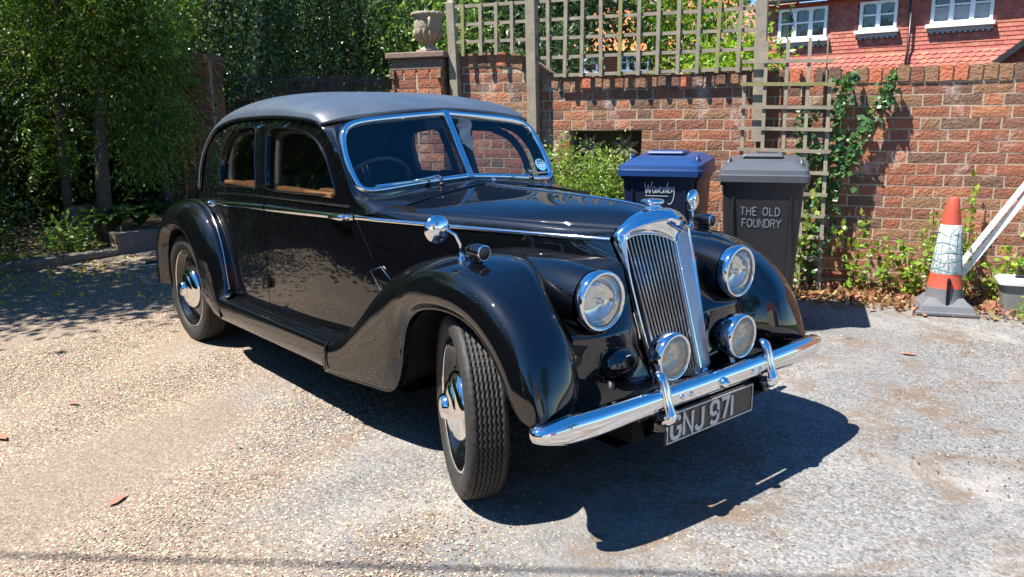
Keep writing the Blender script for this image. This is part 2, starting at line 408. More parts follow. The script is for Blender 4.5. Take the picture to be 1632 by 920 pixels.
# ---- roof
cl = [(-1.015,1.437),(-1.12,1.470),(-1.26,1.500),(-1.45,1.522),(-1.70,1.533),(-1.95,1.530),(-2.2,1.512),(-2.45,1.468),(-2.68,1.385),(-2.86,1.27),(-2.98,1.12),(-3.03,.985)]
dr = [(-1.10,.616,1.370),(-1.18,.619,1.390),(-1.326,.620,1.402),(-1.50,.620,1.409),(-1.70,.619,1.411),(-1.92,.614,1.406),(-2.12,.61,1.397),(-2.32,.610,1.370),(-2.47,.614,1.325),(-2.575,.625,1.24),(-2.612,.648,1.13),(-2.62,.668,.985)]
G = []
for (cx, cz), (dx, dy, dz) in zip(cl, dr):
    row = []
    k = np.interp(cx, [-2.7,-2.0,-1.0], [1.0,.62,.70])
    for th in np.linspace(0, math.pi/2, 8):
        c, s_ = math.cos(th), math.sin(th)
        row.append((dx+(cx-dx)*s_**1.2, dy*c**k+.006*(c**.5), dz+(cz-dz)*s_**(.9 if cx > -2.5 else 1.2)))
    G.append(row)
# the front of the roof dips over the windscreen
for j, th in enumerate(np.linspace(0, 1, 8)):
    x, y, z = G[0][j]; G[0][j] = [(-1.10,.618,1.370),(-1.078,.598,1.378),(-1.055,.53,1.392),(-1.04,.44,1.404),(-1.03,.32,1.416),(-1.022,.20,1.426),(-1.017,.10,1.433),(-1.015,0,1.437)][j]
RG = patch(G, 70, 40)
full = np.concatenate([RG*np.array([1,-1,1]), RG[:, ::-1][:, 1:]], axis=1)
b = MB(); b.sheet([[tuple(p) for p in r] for r in full]); roof = b.build('roof', fabric, car, smooth=True)
m_ = roof.modifiers.new('solid','SOLIDIFY'); m_.thickness = .016; m_.offset = 0
b = MB()
ln = [tuple(p + np.array([0,-.002*0,.004])) for p in cr1(np.array([(x, y, z+.006) for x, y, z in full[2:][:, 39*2-1 if False else 0]])[::6], 30)]
# seam running across the roof from front corner
for s in (-1, 1):
    pts = [Vector(full[3+i, (16+i*1) if s < 0 else -(17+i*1)])+Vector((0,0,.006)) for i in range(0, 1)]
for s in (-1, 1):
    P_ = [tuple(RG[9-int(j*.16), j]*np.array([1,s,1])+np.array([0,0,.0085])) for j in range(2, 34, 2)]
dripr = {}
for s in (-1, 1):
    b = MB(); P = cr1(np.array([(x, s*(y+.007), z-.006) for x, y, z in dr]), 60); b.tube([tuple(p) for p in P], .008, 8); b.build('roof_gutter', paint, car, smooth=True)
# headlining under the roof
HL = full.copy(); HL[..., 2] -= .035; HL[..., 1] *= .96; HL[...,0] = HL[...,0]*.985-.02
b = MB(); b.sheet([[tuple(p) for p in r[::3]] for r in HL[::4]], flip=True); b.build('headlining', leather, car, smooth=True)

ridge = [(-.735,0,1.090),(-.45,0,1.082),(-.10,0,1.075),(.15,0,1.066),(.338,0,1.050)]
mid_ = [(-.655,.30,1.060),(-.40,.26,1.053),(-.08,.20,1.045),(.16,.13,1.042),(.336,.085,1.036)]
crs = [(-.675,.585,1.010),(-.42,.470,1.004),(-.10,.345,.996),(.15,.230,.988),(.332,.165,.986)]
blt = [(-.705,.618,.968),(-.437,.512,.962),(-.10,.378,.955),(.15,.270,.951),(.308,.200,.947)]
s1 = [(-.70,.622,.90),(-.437,.520,.88),(-.10,.388,.86),(.16,.280,.85),(.366,.200,.84)]
s2 = [(-.69,.622,.66),(-.437,.53,.66),(-.10,.398,.66),(.16,.29,.66),(.410,.192,.70)]
dnx = np.array(crs)*.72+np.array(blt)*.28+np.array([0,.008,.006])
upx = np.array(crs)*.8+np.array(mid_)*.2+np.array([0,0,.006])
BG = patch([ridge, mid_, upx, crs, dnx, blt, s1, s2], 60, 50)
# ---- windscreen
wo_ = [(-.807,0,1.108),(-.815,.19,1.097),(-.826,.38,1.081),(-.833,.49,1.071),(-.843,.555,1.073),(-.862,.590,1.098),(-.905,.603,1.165),(-.955,.600,1.24),(-.990,.588,1.300),(-1.012,.566,1.343),(-1.028,.525,1.371),(-1.030,.44,1.390),(-1.022,.24,1.409),(-1.015,0,1.426)]
ou = [(-.69,0,1.082),(-.645,.226,1.063),(-.615,.378,1.051),(-.61,.50,1.032),(-.69,.605,.995),(-.845,.616,.985),(-.90,.621,1.09),(-.95,.622,1.18),(-1.0,.621,1.26),(-1.06,.619,1.32),(-1.10,.612,1.366),(-1.06,.45,1.398),(-1.035,.24,1.418),(-1.02,0,1.434)]
wo_a, ou_a = np.array(wo_), np.array(ou)
_bp = BG.reshape(-1, 3)
for _i in range(4):
    _d = np.hypot(_bp[:,0]-ou_a[_i,0], _bp[:,1]-ou_a[_i,1]); ou_a[_i,2] = _bp[np.argmin(_d), 2]+.0035
mid = (wo_a+ou_a)/2 + np.array([.0,0,.004]); mid[4:10, 1] += .006; mid[4:10, 0] += .012
q1 = wo_a*.78+ou_a*.22; q1[:5,2] -= .006
SG = patch([wo_a, q1, mid, ou_a*.85+mid*.15+np.array([0,0,0]), ou_a], 14, 90)
for s in (-1, 1): msheet('windscreen_surround', SG, paint, car, side=s)
for s in (-1, 1):
    b = MB(); b.tube([(p[0], s*p[1], p[2]) for p in cr1(ou_a[:5], 40)], .0035, 6); b.build('scuttle_glint_tube', paint, car, smooth=True)  # tube added on the bonnet joint so it picks up a highlight
inner = wo_a.copy(); cen = np.array([-.92,.30,1.245])
fr = MB(); loop = cr1(wo_a, 90)
for s in (-1, 1):
    b = MB()
    # frame band: outer loop -> raised mid -> inner loop, in the pane plane
    L0 = loop.copy(); inn = []
    for i, p in enumerate(L0):
        t = L0[min(i+1, 89)]-L0[max(i-1, 0)]; t /= np.linalg.norm(t); nrm = np.array([.83,.0,.55]); d = np.cross(nrm, t); d /= np.linalg.norm(d)
        if np.dot(d, cen-p) < 0: d = -d
        inn.append(d)
    inn = np.array(inn); nv = np.array([.83,0,.55])
    prof = [(-.004,-.004),(-.003,.012),(.006,.017),(.016,.015),(.022,.010),(.026,.002),(.026,-.012)]
    GG = np.array([L0+inn*a+nv*c for a, c in prof]); GG[..., 1] = np.maximum(GG[..., 1], 0)
    GG[..., 1] *= s
    b.sheet([[tuple(p) for p in r] for r in GG], flip=(s > 0)); f_ = b.build('windscreen_frame', chrome, car, smooth=True)
    pane = L0+inn*.02; pane[..., 1] = np.maximum(pane[..., 1], 0)
    V = [(p[0], s*p[1], p[2]) for p in pane]
    n = len(V); Fq = [tuple(range(n))] if s < 0 else [tuple(range(n))[::-1]]
    # planar pane, split by the centre bar
    pc = np.mean(np.array(V), axis=0); nrm = Vector((.835, s*.06, .547)).normalized()
    V = [tuple(Vector(v) - nrm*((Vector(v)-Vector(pc)).dot(nrm))*.7) for v in V]
    mk('windscreen_pane', V, Fq, glassw, car)
b = MB()
for s in (-1, 1): b.bar((-.800,s*.009,1.112),(-1.006,s*.009,1.430),.016,.020,up=(1,0,.6))
b.bar((-.805,0,1.108),(-1.012,0,1.426),.03,.012,up=(1,0,.6)); b.build('windscreen_pillar', chrome, car, bevel=.003)
# wipers
for s, px in ((-1,-.19),(1,.42)):
    wp = empty('wiper', (0,0,0)); wp.parent = car
    base = Vector((-.745, -.21 if s < 0 else .345, 1.088)); el = base+Vector((-.03,0,.045))
    b = MB(); b.tube([base, base+Vector((-.004,0,.035)), el], .006, 8); b.lathe([(.014,0),(.012,.012),(.004,.016)], 12, Matrix.Translation(base)); b.build('wiper_spindle', gasket, wp, smooth=True)
    tip = Vector((-.80, -.34, 1.112)) if s < 0 else Vector((-.80,.44,1.112))
    b = MB(); b.tube([el, (el+tip)/2+Vector((.004,0,.0)), tip], [.006,.0045,.0035], 8); b.build('wiper_arm', chrome, wp, smooth=True)
    a, c = (Vector((-.80,-.19,1.118)), Vector((-.815,-.52,1.100))) if s < 0 else (Vector((-.80,.33,1.112)), Vector((-.822,.56,1.112)))
    b = MB(); b.bar(a, c, .006, .014, up=(1,0,.3)); b.bar(a*.75+c*.25+Vector((.006,0,0)), a*.25+c*.75+Vector((.006,0,0)), .006,.006); b.build('wiper_blade', chrome_worn, wp)
# paper disc on the pane, crumpled white sheet and interior mirror
mt = axis_mat((-.852,.505,1.150), (.835,.06,.547), (0,1,0)); b = MB(); b.lathe([(.036,0),(.036,.002)], 24, mt); td = b.build('windscreen_disc', blue_disc, car, label='round blue paper disc in corner of windscreen')
b = MB()
for yy in (-.012,-.002,.010): strokes(b, [[(-.022,yy),(.022,yy)]], .004 if yy > 0 else .003, mt @ Matrix.Translation((0,0,.003)), .0005)
b.build('disc_print', white_m, td)
b = MB(); strokes(b, [[(-.024,-.005),(-.016,.024),(-.008,.004),(.0,.026),(.006,.006),(.014,.024),(.022,.004)]], .005, mt @ Matrix.Translation((0,.004,.003)), .0005); b.build('disc_print', MATS['plate_black'], td)
b = MB()
pp = []
for i in range(7):
    row = []
    for j in range(6): row.append((-1.05+.012*math.sin(i*2.1+j*1.3)+.01*math.cos(j*3.+i), .115+.026*i*.55+.006*math.sin(j*2), 1.29+.022*j-.010*i*(1-j/6)+.006*math.sin(i*3)))
    pp.append(row)
b.sheet(pp); b.build('crumpled_white_sheet', white_m, car)  # crumpled white sheet behind the left windscreen pane
b = MB(); b.box((-1.06,0,1.365),(.02,.17,.045)); b.tube([(-1.06,0,1.38),(-1.04,0,1.42)],.006,6); b.build('interior_mirror', gasket, car, bevel=.008)

# ---- bonnet
for s in (-1, 1): msheet('bonnet', BG.transpose(1,0,2), paint, car, side=s, flip=True)
b = MB(); b.tube([tuple(p) for p in cr1(np.array(ridge)+np.array([0,0,.002]), 20)], .005, 8); b.build('bonnet_hinge', chrome, car, smooth=True)
b = MB(); b.lathe([(.012,0),(.008,.012),(.012,.02),(.012,.028),(.004,.034)], 12, Matrix.Translation((-.70,.06,1.08))); b.build('washer_jet', chrome, car, smooth=True)
for s in (-1, 1):
    # belt moulding along bonnet and doors
    def strip(P, h, name, n=40, t=.007):
        b = MB(); Q = cr1(np.array(P), n); rows = []
        for i, p in enumerate(Q):
            tt = Q[min(i+1,n-1)]-Q[max(i-1,0)]; o_ = np.array([-tt[1], tt[0], 0]); o_ /= np.linalg.norm(o_)
            if o_[1] < 0: o_ = -o_
            hh = h(i/(n-1)) if callable(h) else h
            rows.append([p+np.array([0,0,a*hh])+o_*c*t for a, c in ((-.5,-.3),(-.42,.6),(-.15,1),(.15,1),(.42,.6),(.5,-.3))])
        rows = [[(q[0], q[1]*s, q[2]) for q in r] for r in rows]
        b.sheet(rows, flip=s > 0); return b.build(name, chrome, car, smooth=True)
    strip([(x, y+.001, z) for x, y, z in blt], .017, 'belt_moulding')
    strip([(x, sw(x, z)+.002, z) for x, z in [(-.842,.966),(-.78,.967),(-.715,.968)]], .026, 'belt_moulding', 8)
    strip([(x, sw(x, z)+.002, z) for x, z in [(-1.618,.953),(-1.35,.957),(-1.1,.960),(-.854,.962)]], lambda t: .034-.008*t, 'belt_moulding')
    strip([(x, sw(x, z)+.002, z) for x, z in [(-2.38,.924),(-2.15,.935),(-1.9,.945),(-1.632,.953)]], lambda t: .022+.012*t, 'belt_moulding')
    # upper black swage line above the moulding
    b = MB(); b.tube([(x, s*(sw(x,z)+.001), z) for x, z in [tuple(p) for p in cr1(np.array([(-2.30,.985),(-1.95,1.000),(-1.5,1.012),(-1.1,1.013),(-.88,1.010)]), 30)]], .006, 8); b.build('swage_line', paint, car, smooth=True)
    for dn, x0, z0 in ((doors[s][0], -.895, .962), (doors[s][1], -2.40, .922)):
        h = empty('door_handle'); h.parent = dn
        y = sw(x0, z0); b = MB(); b.lathe([(.017,0),(.017,.006),(.011,.012),(.010,.032)], 14, axis_mat((x0, s*(y+.004), z0), (0,s,0))); b.build('escutcheon', chrome, h, smooth=True)
        dirx = -1 if dn is doors[s][0] else 1
        b = MB(); b.tube([(x0+.02*-dirx, s*(y+.034), z0),(x0, s*(y+.038), z0),(x0+.05*dirx, s*(y+.040), z0-.001),(x0+.11*dirx, s*(y+.036), z0-.003),(x0+.125*dirx, s*(y+.030), z0-.003)], [.008,.012,.0105,.008,.004], 10, squash=1.2); b.build('lever', chrome, h, smooth=True)
    # door hinges and scuttle detail
    for z0 in (.555,): 
        x0 = bp(z0); b = MB(); b.box((x0, s*(sw(x0,z0)+.012), z0), (.055,.022,.050)); b.tube([(x0-.022, s*(sw(x0,z0)+.022), z0-.028),(x0-.022, s*(sw(x0,z0)+.022), z0+.028)], .009, 8); b.build('door_hinge', paint, car, bevel=.004)
    b = MB(); P = [(-.70,.745),(-.645,.768),(-.585,.70),(-.65,.665)]
    yy = lambda x: np.interp(x, [-.70,-.437,-.1], [.630,.530,.398])
    b.tube([(x, s*(yy(x)+.004), z) for x, z in P], .0022, 6, closed=True); b.build('vent_frame', chrome_worn, car, smooth=True)

# ---- radiator shell and grille
xe = lambda z: .36+(.958-z)*.30
ye = lambda z: np.interp(z, [.45,.958], [.152,.192])
def vx(y, z): return xe(z)+.078*(1-min(1,abs(y)/.19))
open_top = [(0,.933),(.014,.943),(.03,.953),(.066,.964),(.103,.971),(.134,.970),(.165,.962),(.184,.944)]
ftop = [(0,.955),(.02,.968),(.06,.985),(.103,.993),(.145,.990),(.178,.976),(.196,.952)]
peak = [(.462,0,1.020),(.440,.022,1.030),(.415,.065,1.026),(.395,.105,1.018),(.376,.150,1.005),(.360,.182,.985),(.355,.202,.955),(.395,.198,.83),(.438,.186,.68),(.478,.172,.55),(.505,.165,.45)]
rear = [(.335,0,1.054),(.335,.04,1.052),(.335,.08,1.043),(.334,.125,1.028),(.332,.165,1.003),(.326,.195,.975),(.330,.208,.945),(.384,.200,.83),(.427,.188,.68),(.467,.174,.55),(.494,.167,.45)]
midr = [(.405,0,1.050),(.395,.035,1.052),(.382,.075,1.044),(.37,.118,1.030),(.358,.162,1.008),(.346,.194,.982),(.343,.207,.952),(.389,.200,.83),(.432,.188,.68),(.472,.174,.55),(.499,.167,.45)]
def front_band():
    a = []; c = []
    for (y, z) in ftop[:-1]: a.append((vx(y,z)+.014, y, z))
    a = [(vx(0,.955)+.012,0,.955),(vx(.02,.968)+.014,.02,.968),(vx(.06,.985)+.016,.06,.984),(vx(.103,.99)+.014,.103,.992),(vx(.145,.99)+.010,.143,.989),(vx(.178,.975)+.006,.174,.972),(vx(.19,.945)+.004,.194,.945),(.397,.193,.83),(.439,.181,.68),(.478,.167,.55),(.504,.160,.45)]
    c = [(vx(0,.933)+.004,0,.933),(vx(.02,.947)+.006,.02,.947),(vx(.06,.962)+.007,.062,.9635),(vx(.103,.97)+.006,.103,.9705),(vx(.137,.97)+.004,.137,.9695),(vx(.165,.962),.165,.962),(vx(.184,.94)-.004,.184,.938),(.388,.186,.83),(.430,.174,.68),(.468,.161,.55),(.494,.153,.45)]
    return a, c
fa, fc = front_band()
pk2 = [(x+.008, y, z-.012) if i < 6 else (x+.004, y-.002, z) for i, (x, y, z) in enumerate(peak)]
SHG = patch([rear, midr, peak, pk2, fa, fc, [(x-.02, y, z) for x, y, z in fc]], 46, 70)
for s in (-1, 1): msheet('radiator_shell', SHG, chrome, car, side=s, flip=False)
for s in (-1, 1):
    b = MB(); b.tube([(x+.004, s*y, z) for x, y, z in [tuple(p) for p in cr1(np.array(fc), 40)]], .004, 6); b.build('grille_rim', chrome, car, smooth=True)
zt = spl([p[0] for p in open_top], [p[1] for p in open_top])
nsl = 13
slat_m = mat('grille_chrome', (.76,.76,.77), .24, metal=1)
for s in (-1, 1):
    for i in range(nsl):
        f = (i+.5)/nsl; P = []
        for z in np.linspace(.452, float(zt(f*.183))+.004, 12):
            y = f*ye(z)*.955; P.append(Vector((vx(y, z)-.005, s*y, z)))
        b = MB()
        rows = []
        for p in P:
            sx = .0070*ye(p.z)/.19
            rows.append([p+Vector((-.022, -s*.3*sx, 0)), p+Vector((-.002,-s*sx*.35,0)), p+Vector((.003,0,0)), p+Vector((-.002,s*sx*.35,0)), p+Vector((-.022,s*.3*sx,0))])
        b.sheet(rows); b.build('grille_slat', slat_m, car)
    b = MB(); b.sheet([[(vx(f*ye(z), z)-.034, s*f*ye(z), z) for f in (0,.5,1)] for z in np.linspace(.45,.99,6)]); b.build('radiator_core', dark, car)
b = MB(); b.bar((vx(0,.45)+.002,0,.45),(vx(0,.935)+.002,0,.935),.010,.012,up=(1,0,0)); b.build('grille_spine', chrome, car, bevel=.002)
# badge
bt = axis_mat((.452,0,.993), (.80,0,.60), (0,0,1))
b = MB(); b.add([bt @ Vector(v) for v in [(.034,0,.004),(.012,-.040,.0),(-.030,0,.006),(.012,.040,.0)]]+[bt @ Vector(v) for v in [(.034,0,.014),(.012,-.034,.006),(-.034,0,.016),(.012,.034,.006)]], [(4,5,6,7),(0,1,5,4),(1,2,6,5),(2,3,7,6),(3,0,4,7)]); bd = b.build('badge', badge_blue, car)
b = MB(); b.tube([bt @ Vector(v) for v in [(.036,0,.014),(.012,-.038,.006),(-.036,0,.016),(.012,.038,.006)]], .0022, 6, closed=True)
strokes(b, [[(-.012,-.008),(-.004,.010),(0,-.004),(.006,.012),(.010,-.006)],[(-.024,.0),(-.013,.003)],[(.013,.003),(.024,0)]], .0035, bt @ Matrix.Rotation(R(-90),4,'Z') @ Matrix.Translation((0,0,.013)), .002); b.build('badge_emblem', chrome, bd)
for s in (-1, 1):
    b = MB(); b.add([(.405,s*.064,1.034),(.385,s*.062,1.037),(.425,s*.03,1.036),(.437,s*.032,1.031)],[(0,1,2,3)]); 
b = MB(); m_ = Matrix.Translation((.335,0,1.046))
b.lathe([(.036,0),(.038,.010),(.030,.014),(.030,.020),(.043,.024),(.045,.032),(.041,.038),(.030,.041),(.012,.043),(.0,.043)], 28, m_, caps=False); b.build('filler_cap', chrome, car, smooth=True)
b = MB(); b.tube([(.52,0,.452),(.55,0,.45),(.58,0,.44)], [.03,.025,.02], 8); b.tube([(.545,-.03,.455),(.565,.03,.462)], .014, 8); b.tube([(.57,.02,.44),(.575,.045,.458),(.57,.06,.45)], .012, 8); b.build('starting_handle_bracket', chrome, car, smooth=True)

# ---- front wings
Lp = [(-.90,.770,.275),(-.74,.758,.278),(-.58,.738,.282),(-.435,.708,.290),(-.365,.703,.40),(-.335,.708,.50),(-.275,.722,.61),(-.175,.737,.680),(-.03,.755,.716),(.11,.77,.722),(.225,.78,.700),(.32,.786,.640),(.385,.79,.57),(.435,.79,.50),(.485,.785,.445),(.555,.765,.425)]
Kp = [(-.92,.750,.400),(-.77,.750,.448),(-.64,.748,.540),(-.50,.740,.665),(-.385,.720,.765),(-.27,.70,.830),(-.14,.672,.872),(.0,.652,.892),(.12,.645,.890),(.24,.64,.865),(.355,.642,.810),(.45,.645,.735),(.515,.648,.65),(.550,.655,.56),(.567,.665,.48),(.567,.69,.425)]
Ip = [(-1.0,.625,.37),(-.872,.625,.422),(-.739,.622,.524),(-.612,.60,.657),(-.46,.55,.755),(-.32,.48,.808),(-.16,.41,.835),(-.02,.36,.845),(.10,.32,.845),(.215,.44,.835),(.30,.495,.77),(.362,.50,.69),(.41,.50,.61),(.437,.50,.53),(.447,.505,.46),(.45,.52,.425)]
Lp, Kp, Ip = map(np.array, (Lp, Kp, Ip)); n = len(Lp); wc = np.array([0,0,.345])
rad = (Kp+Lp)/2-wc; rad[:,1] = 0; rad /= np.linalg.norm(rad, axis=1)[:,None]
fr_ = np.clip((np.arange(n)-2)/5, 0, 1)[:,None]
S = Lp+(Kp-Lp)*.28; S[:,1] = np.interp(np.arange(n), [0,3,5,8,13,15], [.785,.752,.755,.795,.812,.79]); 
O = Lp+(Kp-Lp)*.70+rad*.020*fr_; O[:,1] = np.interp(np.arange(n), [0,3,5,8,13,15], [.782,.765,.757,.765,.775,.765])
J = (Kp+Ip)/2+rad*.030*fr_; J[:4] = (Kp[:4]+Ip[:4])/2
L0_ = Lp.copy(); L0_[:,1] -= .03; 
L1_ = Lp.copy(); L1_ += rad*0
WG = patch([L0_, Lp, Lp*.9+S*.1+np.array([0,.006,0]), S, O, Kp, J, Ip], 44, 110)
for s in (-1, 1):
    msheet('front_wing', WG, paint, car, side=s, flip=True)
    b = MB(); b.tube([(p[0], s*(p[1]+.001), p[2]) for p in cr1(Lp, 90)], .0075, 6); b.build('wing_edge_bead', paint, car, smooth=True)
    b = MB(); b.tube([(p[0], s*p[1], p[2]+.002) for p in cr1(Ip[8:], 50)], .006, 6); b.build('wing_piping', paint, car, smooth=True)
    well = np.array([[(p[0], s*y, p[2]+(.0 if y > .6 else .02)) for y in (.69,.55,.40,.28)] for p in cr1(Lp[3:], 40)])
    b = MB(); b.sheet([[tuple(q) for q in r] for r in well]); b.build('wheel_well', dark, car, smooth=True)
# nose panels between wing and radiator
nose = [[(.06,.26,.88),(.08,.32,.875),(.10,.40,.870),(.12,.46,.862)],
        [(.33,.203,.88),(.24,.30,.865),(.20,.40,.85),(.215,.48,.842)],
        [(.386,.200,.80),(.335,.30,.79),(.29,.40,.785),(.29,.500,.785)],
        [(.408,.194,.72),(.395,.30,.715),(.365,.40,.71),(.352,.500,.705)],
        [(.430,.188,.655),(.452,.27,.655),(.452,.40,.655),(.410,.500,.655)],
        [(.440,.184,.62),(.462,.27,.62),(.460,.40,.62),(.420,.500,.62)],
        [(.453,.180,.56),(.465,.27,.56),(.463,.40,.56),(.432,.500,.56)],
        [(.480,.170,.48),(.470,.27,.48),(.466,.40,.48),(.446,.502,.48)],
        [(.50,.172,.452),(.49,.30,.452),(.485,.40,.450),(.455,.51,.452)],
        [(.60,.165,.440),(.60,.30,.438),(.575,.40,.436),(.53,.55,.430)],
        [(.612,.165,.36),(.612,.30,.36),(.588,.40,.36),(.54,.56,.36)]]
NG = patch(nose, 60, 18)
for s in (-1, 1): msheet('nose_panel', NG, paint, car, side=s, flip=True)
b = MB(); b.sheet([[(x, y, z) for y in (-.2,0,.2)] for x, z in ((.46,.452),(.56,.445),(.612,.438),(.618,.36),(.60,.30))], flip=True); b.build('front_apron', paint, car, smooth=True)
b = MB(); b.sheet([[(x, y, .27) for y in (-.66,0,.66)] for x in (-3.4,-2.5,-1.0,-.4)]); b.sheet([[(x, y, .27) for y in (-.42,0,.42)] for x in (-.4,0,.56)]); b.sheet([[(-.62,y,z) for y in (-.56,0,.56)] for z in (.27,.6,.95)]); b.build('floor_pan', dark, car)
for s in (-1, 1):
    V_ = [[(.50, y, .436), (.57, y, .432), (np.interp(y,[.4,.7,.8],[.656,.632,.582]), y, .425)] for y in np.linspace(.36,.785,9)]
    msheet('shadow_filler_sheet', V_, paint, car, side=s)  # sheet added to close a hole in the cast shadow beside the bumper
# chassis members, axle and springs
for s in (-1, 1):
    b = MB(); b.bar((-.45,s*.36,.30),(.60,s*.36,.34),.06,.10); b.build('chassis_rail', dark, car)
    b = MB(); b.tube([(-.1,s*.30,.40),(-.02,s*.56,.30),(0,s*.60,.22)],.02,8); b.tube([(.05,s*.32,.25),(0,s*.6,.22)],.022,8); b.build('suspension_arm', dark, car)
b = MB(); b.tube([(-2.864,-.6,.345),(-2.864,.6,.345)],.04,10); b.build('rear_axle', dark, car)

# ---- lights
def lamp(name, c, r, body, direction=(1,0,-.02), lens_m=None, back=.10, n=32):
    l = empty(name); l.parent = car
    mt = axis_mat(c, direction)
    b = MB(); b.lathe([(r*.97,-.045),(r*1.06,-.035),(r*1.09,-.012),(r*1.10,.0),(r*1.06,.012),(r*.985,.016),(r*.96,.008),(r*.93,.008)], n, mt, caps=False); b.build('lamp_rim', chrome, l, smooth=True)
    prof = [(r*.96*math.cos(t), .008+r*.24*math.sin(t)) for t in np.linspace(0, math.pi/2, 9)]
    b = MB(); b.lathe([(max(a,.0005), z) for a, z in prof], n, mt, caps=False); b.build('lamp_glass', foglens if name == 'fog_lamp' else glasslens, l, smooth=True)
    prof = [(r*.93*math.cos(t)**.6 if t < 1.5 else .001, -.002-r*.55*math.sin(t)) for t in np.linspace(0, 1.56, 9)]
    b = MB(); b.lathe(prof, n, mt, caps=False); b.build('reflector', lens_m, l, smooth=True)
    b = MB(); b.lathe([(.004,-r*.4),(.012,-r*.3),(.014,-r*.1),(.008,-r*.02),(.001,0)], 12, mt, caps=False); b.build('bulb', chrome, l, smooth=True)
    if body:
        b = MB(); b.lathe([(r*.98,-.03),(r*.99,-.05),(r*.9,-back*.55),(r*.65,-back*.85),(r*.25,-back*.98),(.002,-back)], n, mt, caps=False); b.build('lamp_body', body, l, smooth=True)
    return l
def lens_mat(name, tint, wav, hz=False, milk=.13):
    m = bpy.data.materials.new(name); m.use_nodes = True; n_ = m.node_tree; N = n_.nodes; L = n_.links; N.remove(N['Principled BSDF'])
    tcx = N.new('ShaderNodeTexCoord'); wv = N.new('ShaderNodeTexWave'); wv.inputs['Scale'].default_value = wav; wv.bands_direction = 'Z' if hz else 'Y'; wv.inputs['Distortion'].default_value = 1.0
    L.new(tcx.outputs['Object'], wv.inputs[0]); bp_ = N.new('ShaderNodeBump'); bp_.inputs['Strength'].default_value = .6; bp_.inputs['Distance'].default_value = .006; L.new(wv.outputs['Fac'], bp_.inputs['Height'])
    df = N.new('ShaderNodeBsdfDiffuse'); df.inputs[0].default_value = (*tint, 1); gl = N.new('ShaderNodeBsdfGlass'); gl.inputs['IOR'].default_value = 1.25; gl.inputs['Roughness'].default_value = .05
    tp = N.new('ShaderNodeBsdfTransparent'); tp.inputs[0].default_value = (.92,.92,.9,1); gs = N.new('ShaderNodeBsdfGlossy'); gs.inputs['Roughness'].default_value = .05
    L.new(bp_.outputs[0], gs.inputs['Normal']); L.new(bp_.outputs[0], df.inputs['Normal'])
    m1 = N.new('ShaderNodeMixShader'); m1.inputs[0].default_value = milk; m2 = N.new('ShaderNodeMixShader'); m2.inputs[0].default_value = .13
    L.new(tp.outputs[0], m1.inputs[1]); L.new(df.outputs[0], m1.inputs[2]); L.new(m1.outputs[0], m2.inputs[1]); L.new(gs.outputs[0], m2.inputs[2]); L.new(m2.outputs[0], N['Material Output'].inputs[0])
    return m
glasslens = lens_mat('headlamp_glass', (.6,.62,.6), 34)
foglens = lens_mat('fog_lamp_glass', (.62,.56,.42), 42, milk=.38)
refl = mat('reflector_silver', (.90,.90,.88), .06, metal=1, bump=(60,.15,.004))
refl2 = mat('fog_reflector', (.80,.74,.60), .20, metal=1, bump=(60,.3,.006))
